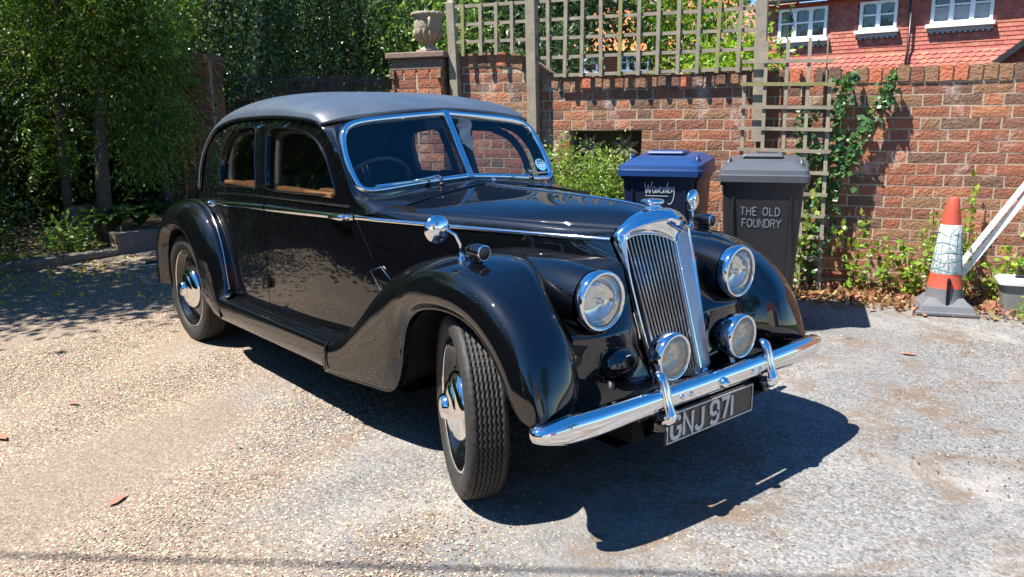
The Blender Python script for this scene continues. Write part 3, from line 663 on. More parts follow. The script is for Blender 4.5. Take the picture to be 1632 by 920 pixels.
for s in (-1, 1):
    lamp('headlight', (.458, s*.403, .771), .099, None, direction=(1, s*.03, -.01), lens_m=refl)
    # nacelle: long bullet fairing behind the headlight
    rows = []
    for t in np.linspace(0, 1, 22):
        x = .425-.52*t; r = .106*math.sqrt(max(0, 1-t**2.2))*(1+.06*math.sin(math.pi*min(1,t*2))); cy = .403+.03*t; cz = .771+.055*t
        rows.append([(x, s*(cy+r*math.cos(a)*1.02), cz+r*math.sin(a)*(1 if math.sin(a) > 0 else 1.1)) for a in np.linspace(0, 2*math.pi, 33)])
    b = MB(); b.sheet(rows, flip=s < 0); b.build('headlight_nacelle', paint, car, smooth=True)
    fl = lamp('fog_lamp', (.617, s*.204, .567), .080, chrome, lens_m=refl2, back=.085)
    b = MB(); b.tube([(.575, s*.204, .49),(.585, s*.21, .44),(.60, s*.22, .40)], .011, 8); b.build('lamp_bracket', chrome, fl, smooth=True)
    # horn
    h = empty('horn'); h.parent = car
    rows = []
    for t in np.linspace(0, math.pi, 14): rows.append([(.475+.045*math.cos(t), s*(.318+.083*math.sin(t)*math.cos(a)), .532+.060*math.sin(t)*math.sin(a)) for a in np.linspace(0, 2*math.pi, 25)])
    b = MB(); b.sheet(rows, flip=s > 0); b.build('horn_shell', paint, h, smooth=True)
    b = MB(); b.tube([(.47,s*.36,.49),(.49,s*.38,.46),(.50,s*.38,.44)], .014, 8); b.build('horn_bracket', gasket, h, smooth=True)
    # sidelight on the wing top
    sl = empty('side_lamp'); sl.parent = car
    c = Vector((.135, s*.660, .928)); mt = axis_mat(c, (1,0,-.04))
    b = MB(); b.lathe([(.0275,.0),(.029,-.02),(.0285,-.04),(.024,-.065),(.015,-.09),(.003,-.108)], 20, mt, caps=False); b.box((.09,s*.66,.898),(.06,.012,.03)); b.build('lamp_shell', paint, sl, smooth=True)
    b = MB(); b.lathe([(.0268,-.003),(.0288,-.001),(.029,.003),(.0268,.006),(.025,.005)], 20, mt, caps=False); b.build('lamp_rim', chrome, sl, smooth=True)
    b = MB(); b.lathe([(.025,.004),(.018,.010),(.008,.014),(.0005,.015)], 20, mt, caps=False); b.build('lamp_glass', MATS['lens_glass'] if False else plate_m, sl, smooth=True)
    # wing mirror
    wm = empty('wing_mirror'); wm.parent = car
    B0 = Vector((.012, s*.668, .888)); top = Vector((-.02, s*.715, 1.005))
    b = MB(); b.lathe([(.016,0),(.015,.008),(.009,.014),(.011,.022),(.006,.030)], 14, Matrix.Translation(B0), caps=False)
    b.tube([B0+Vector((0,0,.02)), B0+Vector((.004,s*.004,.055)), B0+Vector((-.008,s*.018,.095)), top], .0055, 8)
    b.lathe([(.002,-.014),(.011,-.008),(.013,0),(.010,.009),(.002,.013)], 12, Matrix.Translation(top), caps=False); b.build('mirror_arm', chrome, wm, smooth=True)
    c = Vector((-.036, s*.737, 1.003)); mt = axis_mat(c, (-1, -s*.10, 0))
    b = MB(); b.lathe([(.0495,.006),(.051,.002),(.051,-.004),(.046,-.010),(.034,-.016),(.018,-.020),(.001,-.021)], 28, mt, caps=False); b.build('mirror_shell', chrome, wm, smooth=True)
    b = MB(); b.lathe([(.049,.0055),(.001,.0056)], 28, mt, caps=False); b.build('mirror_glass', chrome, wm)
# ---- bumper
bp_c = [(.548,.800),(.580,.822),(.602,.812),(.620,.78),(.640,.70),(.655,.58),(.664,.44),(.670,.30),(.674,.15),(.675,0)]
prof = [(-.024,-.046),(-.010,-.050),(.000,-.044),(.005,-.034),(.008,-.015),(.009,.0),(.008,.016),(.004,.034),(-.004,.044),(-.014,.048),(-.030,.047)]
half = cr1(np.array(bp_c), 46); fullb = np.concatenate([half*[1,-1], half[::-1][1:]])
rows = []
for i, (x, y) in enumerate(fullb):
    t = fullb[min(i+1, len(fullb)-1)]-fullb[max(i-1, 0)]; t /= np.linalg.norm(t); nrm = np.array([t[1], -t[0]])
    e_ = abs(y); k = 1 if e_ < .72 else max(.25, 1-(e_-.72)*4.5); kc = float(np.interp(e_, [.30,.62], [.66,.82])); zc = .480-.048*kc-.010*(e_/.8)**2
    if i < 3 or i > len(fullb)-4: k *= .6
    rows.append([(x+nrm[0]*a, y+nrm[1]*a, zc+c*k*kc) for a, c in prof])
b = MB(); b.sheet(rows, flip=True); bumper = b.build('front_bumper', chrome, car, smooth=True)
m_ = bumper.modifiers.new('solid','SOLIDIFY'); m_.thickness = .006; m_.offset = -1
for s in (-1, 1):
    P = cr1(np.array([(.632,s*.312,.535),(.655,s*.312,.525),(.672,s*.311,.49),(.684,s*.311,.45),(.698,s*.310,.41),(.700,s*.310,.392),(.680,s*.310,.375),(.655,s*.310,.372)]), 26)
    b = MB(); b.tube([tuple(p) for p in P], list(np.interp(np.linspace(0,1,26), [0,.15,.5,.8,1], [.013,.022,.019,.030,.024])), 12, squash=.75, up=(1,0,0)); b.build('overrider', chrome, bumper, smooth=True)
    b = MB(); b.bar((.50,s*.315,.335),(.672,s*.315,.365),.035,.06); b.bar((.66,s*.335,.40),(.66,s*.335,.31),.012,.03); b.build('bumper_bracket', paint, bumper, bevel=.006)
    for yy in (.235,.185):
        b = MB(); b.lathe([(.009,0),(.0095,.006),(.006,.012),(.0005,.014)], 12, axis_mat((.682,s*yy,.447),(1,0,0)), caps=False); b.build('bumper_bolt', chrome, bumper, smooth=True)
b = MB(); b.lathe([(.020,0),(.022,.008),(.019,.020),(.010,.030),(.0005,.033)], 18, axis_mat((.682,.0,.445),(1,0,0)), caps=False); b.build('bumper_bolt', chrome, bumper, smooth=True)
# number plate
pl = empty('number_plate'); pl.parent = car
b = MB(); b.box((.640,0,.318),(.010,.53,.118)); b.build('plate_panel', plate_m, pl, bevel=.002)
pm = Matrix(((0,0,1,.6465),(1,0,0,0),(0,1,0,.318),(0,0,0,1)))
b = MB(); strokes(b, [[(-.258,-.052),(.258,-.052),(.258,.052),(-.258,.052),(-.258,-.052)]], .005, pm, .0015); b.build('plate_border', silver, pl)
x = -.238
for ch in 'GNJ 971':
    if ch == ' ': x += .028; continue
    b = MB(); ls, xe_ = text_lines(ch, .080, 0, x, -.040); strokes(b, ls, .0152, pm, .003); b.build('plate_character', silver, pl); x = xe_+.021

# ---- wheels
def zigzag_tyre():
    N_ = 77*4; rows = []
    # (half width position, radius, zigzag amplitude)
    base = [(-.052,.255,0,0),(-.066,.262,0,0),(-.074,.285,0,0),(-.0755,.308,0,0),(-.071,.326,0,0),(-.064,.337,0,1),(-.0575,.3425,0,1)]
    gr = [-.040,-.024,-.008,.008,.024,.040]
    tread = []
    for y0 in gr:
        r = .3455-.0022*(y0/.05)**2
        tread += [(y0-.0032, r, 1, 0), (y0-.0026, r-.011, 1, 0), (y0+.0026, r-.011, 1, 0), (y0+.0032, r, 1, 0)]
    prof = base+[(-.052,.3435,0,0)]+tread+[(.052,.3435,0,0)]+[(-a, r, z, sh) for a, r, z, sh in base[::-1]]
    V = np.zeros((N_, len(prof), 3))
    tri = np.array([-1,0,1,0])
    for i in range(N_):
        a = 2*math.pi*i/N_
        for j, (y, r, zg, sh) in enumerate(prof):
            yy = y+zg*.0034*tri[i % 4]
            if sh and (i % 12) in (0, 2, 4): r -= .004
            V[i, j] = (r*math.cos(a), yy, r*math.sin(a))
    m = len(prof); F = []
    for i in range(N_):
        k = (i+1) % N_
        for j in range(m-1): F.append((i*m+j, i*m+j+1, k*m+j+1, k*m+j))
    me = fast_mesh('tyre', V.reshape(-1,3), np.array(F)[:, ::-1], rubber)
    return me
tyre_me = zigzag_tyre()
RY = Matrix.Rotation(R(90), 4, 'X')      # lathe axis z -> -y
def wheel(x, s, steer=0):
    w_ = empty('wheel', (x, s*.66, .345), steer + (0 if s < 0 else math.pi)); w_.parent = car
    obj('tyre', tyre_me, w_)
    b = MB(); b.lathe([(.258,.052),(.250,.060),(.243,.056),(.236,.048),(.225,.020),(.205,.012),(.18,.022),(.15,.030),(.12,.030),(.05,.03)], 48, RY, caps=False)
    b.lathe([(.258,-.052),(.243,-.056),(.236,-.04),(.225,.0),(.2,0)], 48, RY, caps=False); b.build('wheel_disc', paint, w_, smooth=True)
    b = MB(); b.lathe([(.240,.056),(.246,.062),(.252,.058),(.248,.054)], 48, RY, caps=False); b.build('rim_trim', chrome, w_, smooth=True)
    b = MB(); b.lathe([(.140,.026),(.138,.040),(.130,.056),(.112,.068),(.098,.072),(.094,.078),(.088,.082),(.062,.090),(.050,.092),(.046,.104),(.040,.112),(.020,.117),(.0005,.118)], 40, RY, caps=False); b.build('hubcap', chrome, w_, smooth=True, auto=R(35))
    for k in range(10):
        a = k*2*math.pi/10+.2; b = MB(); b.lathe([(.017,0),(.018,.004),(.014,.006),(.0005,.0065)], 10, RY @ Matrix.Translation((.190*math.cos(a), .190*math.sin(a), .018)), caps=False); b.build('wheel_slot', dark, w_)
    return w_
wheel(.035, -1, R(-25.5)); wheel(.0, 1, R(-23)); wheel(-2.864, -1); wheel(-2.864, 1)

# ---- running boards
for s in (-1, 1):
    prof = [(.625,.430),(.66,.420),(.695,.412),(.712,.410),(.720,.404),(.728,.408),(.736,.410),(.742,.404),(.750,.404),(.758,.410),(.768,.410),(.778,.402),(.783,.388),(.783,.34),(.780,.295),(.770,.288),(.760,.288)]
    rows = [[(x, s*(y-d), z-dz) for y, z in prof] for x, d, dz in ((-2.16,.0,.012),(-1.8,0,.008),(-1.4,0,.004),(-1.1,0,0),(-.87,.0,0))]
    b = MB(); b.sheet(rows, flip=s > 0); b.build('running_board', paint, car, smooth=True)
    b = MB(); b.sheet([[(x, s*y, z) for y, z in ((.66,.425),(.665,.40),(.67,.28))] for x in (-2.2,-1.5,-.8)], flip=s > 0); b.sheet([[(x, s*.705, z) for z in (.27,.36)] for x in (-2.2,-.8)], flip=s > 0); b.build('sill', paint, car, smooth=True)
    b = MB(); b.tube([(-.872,s*.790,.285),(-.872,s*.788,.38),(-.873,s*.776,.408),(-.875,s*.72,.415)], .004, 6); b.build('wing_piping', paint, car, smooth=True)
# ---- rear wings
Lr = [(-2.15,.783,.295),(-2.30,.765,.297),(-2.45,.748,.33),(-2.475,.745,.42),(-2.50,.745,.53),(-2.565,.745,.62),(-2.67,.745,.69),(-2.80,.745,.728),(-2.95,.745,.72),(-3.06,.745,.67),(-3.13,.745,.56),(-3.15,.745,.42),(-3.15,.74,.33)]
Ir = [(-2.15,.712,.42),(-2.165,.716,.435),(-2.185,.716,.52),(-2.205,.715,.60),(-2.24,.712,.69),(-2.31,.708,.79),(-2.43,.70,.872),(-2.6,.69,.912),(-2.85,.66,.905),(-3.10,.60,.845),(-3.32,.53,.72),(-3.47,.48,.52),(-3.52,.47,.35)]
Lr, Ir = np.array(Lr), np.array(Ir); n = len(Lr)
Sr = Lr*.72+Ir*.28; Sr[:,1] = np.interp(np.arange(n), [0,2,4,7,12], [.785,.785,.80,.805,.79])
Or = Lr*.32+Ir*.68; Or[:,1] = np.interp(np.arange(n), [0,2,4,7,10,12], [.775,.785,.79,.79,.74,.72]); wr = np.array([-2.864,0,.345]); rr_ = Or-wr; rr_[:,1] = 0; rr_ /= np.linalg.norm(rr_, axis=1)[:,None]; Or += rr_*.018
Kr = Ir*.9+Lr*.1; Kr[:,1] = np.interp(np.arange(n), [0,2,4,7,10,12], [.735,.742,.745,.745,.64,.58]); Kr += rr_*.022
L0r = Lr.copy(); L0r[:,1] -= .03
I2r = Ir.copy(); I2r[:,1] -= .06; I2r[:6,1] = .672
Ir[:,1] -= .006
RWG = patch([L0r, Lr, Lr*.9+Sr*.1+np.array([0,.006,0]), Sr, Or, Kr, Ir, I2r], 40, 80)
for s in (-1, 1):
    msheet('rear_wing', RWG, paint, car, side=s, flip=True)
    b = MB(); b.tube([(p[0], s*p[1], p[2]) for p in cr1(Lr, 70)], .007, 6); b.build('wing_edge_bead', paint, car, smooth=True)
    b = MB(); b.tube([(p[0], s*(p[1]+.006), p[2]+.003) for p in cr1(Ir[1:], 60)], .0055, 6); b.build('wing_piping', chrome_worn, car, smooth=True)
    b = MB(); b.sheet([[(p[0], s*y, p[2]) for y in (.735,.5,.3)] for p in cr1(Lr[2:], 30)]); b.build('wheel_well', dark, car, smooth=True)
# ---- tail
tail = [[(-2.62,.665,1.0),(-2.95,.585,.985),(-3.02,.36,.992),(-3.03,0,1.0)],
        [(-2.80,.64,.93),(-3.10,.53,.92),(-3.20,.34,.93),(-3.22,0,.935)],
        [(-3.0,.57,.80),(-3.28,.47,.78),(-3.40,.30,.79),(-3.42,0,.80)],
        [(-3.1,.53,.60),(-3.40,.43,.58),(-3.53,.28,.58),(-3.56,0,.58)],
        [(-3.1,.52,.38),(-3.43,.43,.38),(-3.58,.27,.38),(-3.61,0,.38)]]
TG = patch(tail, 30, 20)
for s in (-1, 1): msheet('boot', TG, paint, car, side=s, flip=True)
b = MB(); rowsb = []
for y in np.linspace(-.78,.78,30):
    x = -3.70+.16*(y/.78)**2; k = 1 if abs(y) < .7 else .6
    rowsb.append([(x-a, y, .42+c*k) for a, c in prof] if False else [(x-a, y, .42+c*k) for a, c in [(-.02,-.04),(.0,-.045),(.012,-.02),(.014,0),(.012,.02),(0,.045),(-.02,.04)]])
b.sheet(rowsb); rb = b.build('rear_bumper', chrome, car, smooth=True)

# ---- interior
def cushion(name, c, d, m, rot=None, parent=car):
    b = MB(); b.box(c, d, rot); o = b.build(name, m, parent, smooth=True); v = o.modifiers.new('bevel','BEVEL'); v.width = min(d)*.35; v.segments = 4; return o
for y in (-.33,.33):
    st = empty('front_seat'); st.parent = car
    cushion('seat_cushion', (-1.45,y,.58), (.50,.50,.16), leather, parent=st); cushion('seat_back', (-1.76,y,.80), (.12,.50,.46), leather, Matrix.Rotation(R(-14),3,'Y'), parent=st)
rs = empty('rear_seat'); rs.parent = car
cushion('seat_cushion', (-2.30,0,.58), (.5,1.1,.16), leather, parent=rs); cushion('seat_back', (-2.62,0,.84), (.14,1.10,.46), leather, Matrix.Rotation(R(-16),3,'Y'), parent=rs)
b = MB(); b.box((-.97,0,.93),(.05,1.14,.20)); db = b.build('dashboard', tan, car, bevel=.02)
b = MB(); b.sheet([[(x, y, z) for y in (-.55,0,.55)] for x, z in ((-.97,1.03),(-.88,1.04),(-.80,1.03))], flip=False); b.build('dashboard_top', leather, car)
swm = axis_mat((-1.16,-.34,1.045), (-.80,0,.60)); sw_ = empty('steering_wheel'); sw_.parent = car
b = MB(); b.tube([swm @ Vector((.205*math.cos(a), .205*math.sin(a), 0)) for a in np.linspace(0, 2*math.pi, 40, endpoint=False)], .0115, 8, closed=True); b.build('wheel_rim', mat('steering_rim', (.045,.035,.03), .28, coat=.5), sw_, smooth=True)
b = MB()
for a in (R(90), R(210), R(330)):
    for q in (-.012, .012): b.tube([swm @ Vector((.03*math.cos(a)-q*math.sin(a), .03*math.sin(a)+q*math.cos(a), 0)), swm @ Vector((.2*math.cos(a)-q*math.sin(a), .2*math.sin(a)+q*math.cos(a), 0))], .003, 6)
b.lathe([(.035,-.02),(.034,.01),(.02,.02),(.001,.022)], 16, swm, caps=False); b.tube([swm @ Vector((0,0,0)), swm @ Vector((0,0,-.30))], .02, 8); b.build('wheel_spoke', chrome_worn, sw_, smooth=True)

# =====================================================================
# SETTING
# =====================================================================
WB = np.array([-.162, 3.78]); WA = R(26.74); WE = np.array([math.cos(WA), math.sin(WA)]); WN = np.array([WE[1], -WE[0]])
def wpt(s, D=0, z=0):
    p = WB+WE*s+WN*D; return (float(p[0]), float(p[1]), z)
def gz(x, y):
    D = (np.asarray(x)-WB[0])*WN[0]+(np.asarray(y)-WB[1])*WN[1]
    t = np.clip((1.7-D)/1.4, 0, 1); up = .055*t*t*(3-2*t)
    t2 = np.clip(-D/.4, 0, 1)
    return up

def ground_material():
    m = bpy.data.materials.new('drive_surface'); m.use_nodes = True; n = m.node_tree; N = n.nodes; L = n.links; p = N['Principled BSDF']
    geo = N.new('ShaderNodeNewGeometry')
    def noise(sc, det=6, rough=.6, dist=0):
        t = N.new('ShaderNodeTexNoise'); t.inputs['Scale'].default_value = sc; t.inputs['Detail'].default_value = det; t.inputs['Roughness'].default_value = rough; t.inputs['Distortion'].default_value = dist
        L.new(geo.outputs['Position'], t.inputs['Vector']); return t.outputs['Fac']
    def rng_(v, a, b, c=0, d=1):
        r = N.new('ShaderNodeMapRange'); r.inputs[1].default_value = a; r.inputs[2].default_value = b; r.inputs[3].default_value = c; r.inputs[4].default_value = d; L.new(v, r.inputs[0]); return r.outputs[0]
    def mix(f, a, b):
        x = N.new('ShaderNodeMix'); x.data_type = 'RGBA'; L.new(f, x.inputs[0])
        for i, v in ((6, a), (7, b)):
            if isinstance(v, tuple): x.inputs[i].default_value = (*v, 1)
            else: L.new(v, x.inputs[i])
        return x.outputs[2]
    def math_(op, a, b):
        x = N.new('ShaderNodeMath'); x.operation = op
        for i, v in ((0, a), (1, b)):
            if isinstance(v, (int, float)): x.inputs[i].default_value = v
            else: L.new(v, x.inputs[i])
        return x.outputs[0]
    # worn asphalt with aggregate
    vor = N.new('ShaderNodeTexVoronoi'); vor.inputs['Scale'].default_value = 95; L.new(geo.outputs['Position'], vor.inputs['Vector'])
    sep = N.new('ShaderNodeSeparateColor'); L.new(vor.outputs['Color'], sep.inputs[0])
    base = mix(rng_(noise(1.3), .35, .65), (.12,.12,.12), (.20,.194,.185))
    agg = mix(sep.outputs[0], (.045,.045,.045), (.34,.325,.30))
    asph = mix(rng_(noise(60, 3), .3, .7, .25, .75), base, agg)
    asph = mix(rng_(noise(.9, 8, .7, .4), .50, .62, 0, .6), asph, (.36,.335,.30))              # dusty pale patches
    asph = mix(rng_(noise(.55, 7, .7, .5), .46, .60, 0, .55), asph, (.13,.128,.125))
    asph = mix(rng_(noise(2.0, 8, .78, .4), .50, .61, 0, .85), asph, (.15,.105,.07))
    asph = mix(rng_(noise(6.5, 8, .8, .3), .57, .66, 0, .85), asph, (.075,.052,.036))           # brown crumbs of soil and moss
    asph = mix(rng_(noise(34, 5, .8), .62, .72, 0, .7), asph, (.08,.055,.04))
    # gravelly tan zone
    vg = N.new('ShaderNodeTexVoronoi'); vg.inputs['Scale'].default_value = 115; vg.inputs['Randomness'].default_value = 1; L.new(geo.outputs['Position'], vg.inputs['Vector'])
    sg = N.new('ShaderNodeSeparateColor'); L.new(vg.outputs['Color'], sg.inputs[0])
    grav = mix(sg.outputs[0], (.10,.075,.055), (.42,.34,.255)); grav = mix(sg.outputs[1], grav, (.25,.19,.14))
    grav = mix(rng_(vg.outputs['Distance'], 0, .9, .0, .55), grav, (.12,.095,.07))
    sx = N.new('ShaderNodeSeparateXYZ'); L.new(geo.outputs['Position'], sx.inputs[0])
    # gravel lies to the side of the car nearest the camera: -x*.45 - y
    f = math_('ADD', math_('MULTIPLY', sx.outputs[1], -1.0), math_('MULTIPLY', sx.outputs[0], -.30))
    f = math_('ADD', f, math_('MULTIPLY', noise(1.1, 5), 1.6))
    gm = rng_(f, 1.75, 2.5)
    colr = mix(gm, asph, grav)
    L.new(colr, p.inputs['Base Color']); p.inputs['Roughness'].default_value = .85; p.inputs['Specular IOR Level'].default_value = .3
    h = math_('ADD', math_('MULTIPLY', noise(130, 4, .7), .6), math_('MULTIPLY', rng_(vor.outputs['Distance'], 0, .8, 1, 0), .6))
    h = math_('ADD', h, math_('MULTIPLY', noise(9, 5), .8))
    bp_ = N.new('ShaderNodeBump'); bp_.inputs['Strength'].default_value = .55; bp_.inputs['Distance'].default_value = .008; L.new(h, bp_.inputs['Height']); L.new(bp_.outputs[0], p.inputs['Normal'])
    return m
drive_m = ground_material()
earth = mat('earth', (.055,.038,.025), .95, noise=(6,(.10,.07,.045),.25), bump=(30,.8,.03), pos=True)
lawn_m = mat('far_ground', (.035,.045,.02), .95, noise=(2,(.06,.05,.03),.3), pos=True)
def grid_sheet(name, x0, x1, y0, y1, nx, ny, zf, m, **k):
    X, Y = np.meshgrid(np.linspace(x0,x1,nx), np.linspace(y0,y1,ny), indexing='ij'); Z = zf(X, Y)
    V = np.stack([X,Y,Z], -1).reshape(-1,3); i, j = np.meshgrid(np.arange(nx-1), np.arange(ny-1), indexing='ij'); a = (i*ny+j).ravel()
    F = np.stack([a, a+ny, a+ny+1, a+1], 1); return obj(name, fast_mesh(name, V, F, m, smooth=True), **k)
hn = lambda X, Y: .004*np.sin(X*2.1+1)*np.cos(Y*1.7)+.003*np.sin(X*5.3+Y*3.1)
grid_sheet('ground', -220, 220, -220, 220, 20, 20, lambda X, Y: X*0-.05, lawn_m, kind='structure')
grid_sheet('driveway', -8.5, 13, -12, 7, 200, 140, lambda X, Y: gz(X,Y)+hn(X,Y)*.6, drive_m, kind='structure')

# ---- stuff scattered on the drive -------------------------------------
def leaf_quads(P, size, aspect=.55, nrm_bias=None, droop=0, fold=.25, dirs=None, r=rng):
    """P (n,3) leaf bases; returns V,F: each leaf two triangles folded along its midrib"""
    n = len(P); sz = (size*(.65+.7*r.random(n)))[:,None]
    if dirs is None: d = r.normal(size=(n,3)); d[:,2] -= droop
    else: d = dirs+.5*r.normal(size=(n,3)); d[:,2] -= droop
    d /= np.linalg.norm(d, axis=1)[:,None]+1e-9
    u = r.normal(size=(n,3))
    if nrm_bias is not None: u = u*.6+np.array(nrm_bias)
    s = np.cross(d, u); s /= np.linalg.norm(s, axis=1)[:,None]+1e-9; nn = np.cross(s, d)
    tip = P+d*sz; mid = P+d*sz*.45; wv = s*sz*aspect*.5
    V = np.stack([P, mid+wv+nn*sz*fold*.3, tip, mid-wv+nn*sz*fold*.3], 1).reshape(-1,3)
    b = np.arange(n)*4; F = np.concatenate([np.stack([b,b+1,b+2],1), np.stack([b,b+2,b+3],1)])
    return V, F
def leaves_obj(name, P, size, m, parent=None, mesh_only=False, **kw):
    k2 = {k: kw.pop(k) for k in list(kw) if k in ('label','cat','group','kind')}
    V, F = leaf_quads(P, size, **kw); me = fast_mesh(name, V, F, m)
    if mesh_only: return me
    return obj(name, me, parent, **k2)
def pebbles(name, P, size, m, flat=.55, **k):
    n = len(P); a = np.array([[1,0,0],[.4,.85,0],[-.55,.7,0],[-1,0,0],[-.45,-.8,0],[.6,-.7,0],[.1,.1,.8]])
    fi = [(i,(i+1)%6,6) for i in range(6)]
    fi = np.array(fi); th = rng.random(n)*6.28; c, s = np.cos(th), np.sin(th)
    sz = size*(.45+.9*rng.random(n)**1.6); sc = np.stack([sz, sz*(.55+.45*rng.random(n)), sz*flat*(.6+.6*rng.random(n))], 1)
    V = a[None]*(1+.22*rng.normal(size=(n,7,1)))*sc[:,None,:]
    x = V[...,0]*c[:,None]-V[...,1]*s[:,None]; y = V[...,0]*s[:,None]+V[...,1]*c[:,None]; z = V[...,2]+.25*x*rng.normal(size=(n,1))
    V = np.stack([x,y,z],-1)+P[:,None,:]; F = fi[None]+np.arange(n)[:,None,None]*7
    return obj(name, fast_mesh(name, V.reshape(-1,3), F.reshape(-1,3), m), **k)
stone_m = mat('gravel_stone', (.33,.25,.175), .6, spec=.4, rand=(.05,.85,'island'))
stone_g = mat('chipping_stone', (.30,.28,.25), .7, rand=(.03,.45,'island'))
def vnoise(x, y):  # cheap smooth value noise
    return (np.sin(x*1.7+y*.9)+np.sin(x*-.8+y*2.3+1.3)+np.sin(x*3.1-y*1.9+.5)*.6)/2.6
n = 190000
t = rng.random(n); X = -4.8+rng.random(n)*7.6; Y = -2.55+2.55*rng.random(n)-.25*rng.random(n)
ff = -Y-.30*X+.8*(.5+.5*vnoise(X*1.3, Y*1.3)); keep = (ff > .80+rng.normal(size=n)*.42) & ~((X > -.2) & (Y < -2.2)); X, Y = X[keep], Y[keep]
pebbles('gravel', np.stack([X, Y, gz(X,Y)+.0005], 1), .0053, stone_m, kind='stuff', label='loose tan and cream gravel scattered over the near side of the drive', cat='gravel')
n = 9000; X = -4.2+rng.random(n)*7.2; Y = -1.9+rng.random(n)*5.2
D_ = (X-WB[0])*WN[0]+(Y-WB[1])*WN[1]; keep = D_ > .15; X, Y = X[keep], Y[keep]
pebbles('chippings', np.stack([X, Y, gz(X,Y)+.001], 1), .0055, stone_g, kind='stuff', label='sparse grey and pale chippings on the worn asphalt', cat='chippings')
# a few stones big enough to pick out
pale = mat('pale_stone', (.62,.60,.54), .6, rand=(.03,.2,'object')); redst = mat('dry_red_leaf', (.30,.13,.085), .8)
bigm = []
for (x, y, sz, m_, lb) in [(-1.90,-1.62,.022,pale,'pale blue-grey stone lying on the gravel near left frame edge'),(.20,.30,.018,pale,None)][:1]+[(1.18,1.72,.026,pale,'white stone on the asphalt right of the car shadow'),(1.27,1.98,.018,pale,'small yellowish stone beyond the car shadow tip'),(1.72,1.62,.024,pale,'flat pale stone at the lower right of the drive')]:
    o = pebbles('stone', np.array([[x,y,float(gz(x,y))+.006]]), sz, m_); tag(o, lb, 'stone')
o = pebbles('stone', np.array([[-.93,-1.18,.006]]), .016, earth); tag(o, 'small dark clod on pale patch left of the front wheel', 'stone')
dead = mat('dead_leaf', (.30,.17,.08), .75, rand=(.05,.5,'island'), trans=(.25,1.3))
dead_y = mat('yellow_leaf', (.50,.38,.08), .7, rand=(.04,.4,'island'), trans=(.3,1.2))
# litter below the wall
n = 5200; s_ = -1.5+rng.random(n)*2.9; D = .02+np.abs(rng.normal(size=n))*.24; keep = D < .62; s_, D = s_[keep], D[keep]
P = np.stack([WB[0]+WE[0]*s_+WN[0]*D, WB[1]+WE[1]*s_+WN[1]*D, .06+rng.random(len(D))*.05*np.exp(-D*2)], 1)
leaves_obj('dead_leaves', P, .055, dead, nrm_bias=(0,0,1.2), kind='stuff', label='drift of brown dead leaves along the foot of the brick wall', cat='dead leaves')
n = 3200; X = -7.6+rng.random(n)*3.6; Y = -2.6+rng.random(n)*5.0; 
keep = (rng.random(n) < np.clip((-4.2-X)/1.6, .04, 1)); X, Y = X[keep], Y[keep]
P = np.stack([X, Y, .008+rng.random(len(X))*.015], 1)
leaves_obj('leaf_litter', P, .05, [dead_y], nrm_bias=(0,0,2.5), kind='stuff', label='yellow and brown fallen leaves on the shaded drive at the left', cat='leaf litter')
n = 6500; X = -.5+rng.random(n)*3.2; Y = .6+rng.random(n)*3.2; q = vnoise(X*2.6+3, Y*2.6)+rng.normal(size=len(X))*.3 > .30; X, Y = X[q], Y[q]
leaves_obj('leaf_crumbs', np.stack([X, Y, gz(X,Y)+.004], 1), .013, mat('crumb_brown', (.12,.07,.04), .9, rand=(.04,.5,'island')), nrm_bias=(0,0,2.5), kind='stuff', label='brown leaf crumbs strewn over the asphalt beside the car', cat='leaf litter')
for i, (x, y, a, l, lb) in enumerate([(-2.02,-1.60,.5,.075,'terracotta leaf lying on gravel near the left frame edge'),(-3.55,-.95,1.2,.06,'pink leaf on the drive left of the rear wheel'),(-1.75,-1.95,.2,.12,'long reddish leaf on gravel at the lower left'),(-.75,-1.72,2.2,.10,'curled reddish leaf on gravel near the bottom edge'),(.35,2.35,.4,.10,'red leaf lying on asphalt beyond the left bumper tip'),(1.15,2.45,.9,.07,'brick red leaf on asphalt at the right')]):
    b = MB(); c, s_ = math.cos(a), math.sin(a); z = float(gz(x,y))+.008
    pts = [(-.5,0,0),(-.2,.16,.05),(.15,.15,.03),(.5,0,.06),(.15,-.15,.04),(-.2,-.16,.02)]
    b.add([(x+(p*c-q*s_)*l, y+(p*s_+q*c)*l, z+r_*l) for p, q, r_ in pts], [(0,1,5),(1,2,4,5),(2,3,4)]); b.build('fallen_leaf', redst, label=lb, cat='leaf')

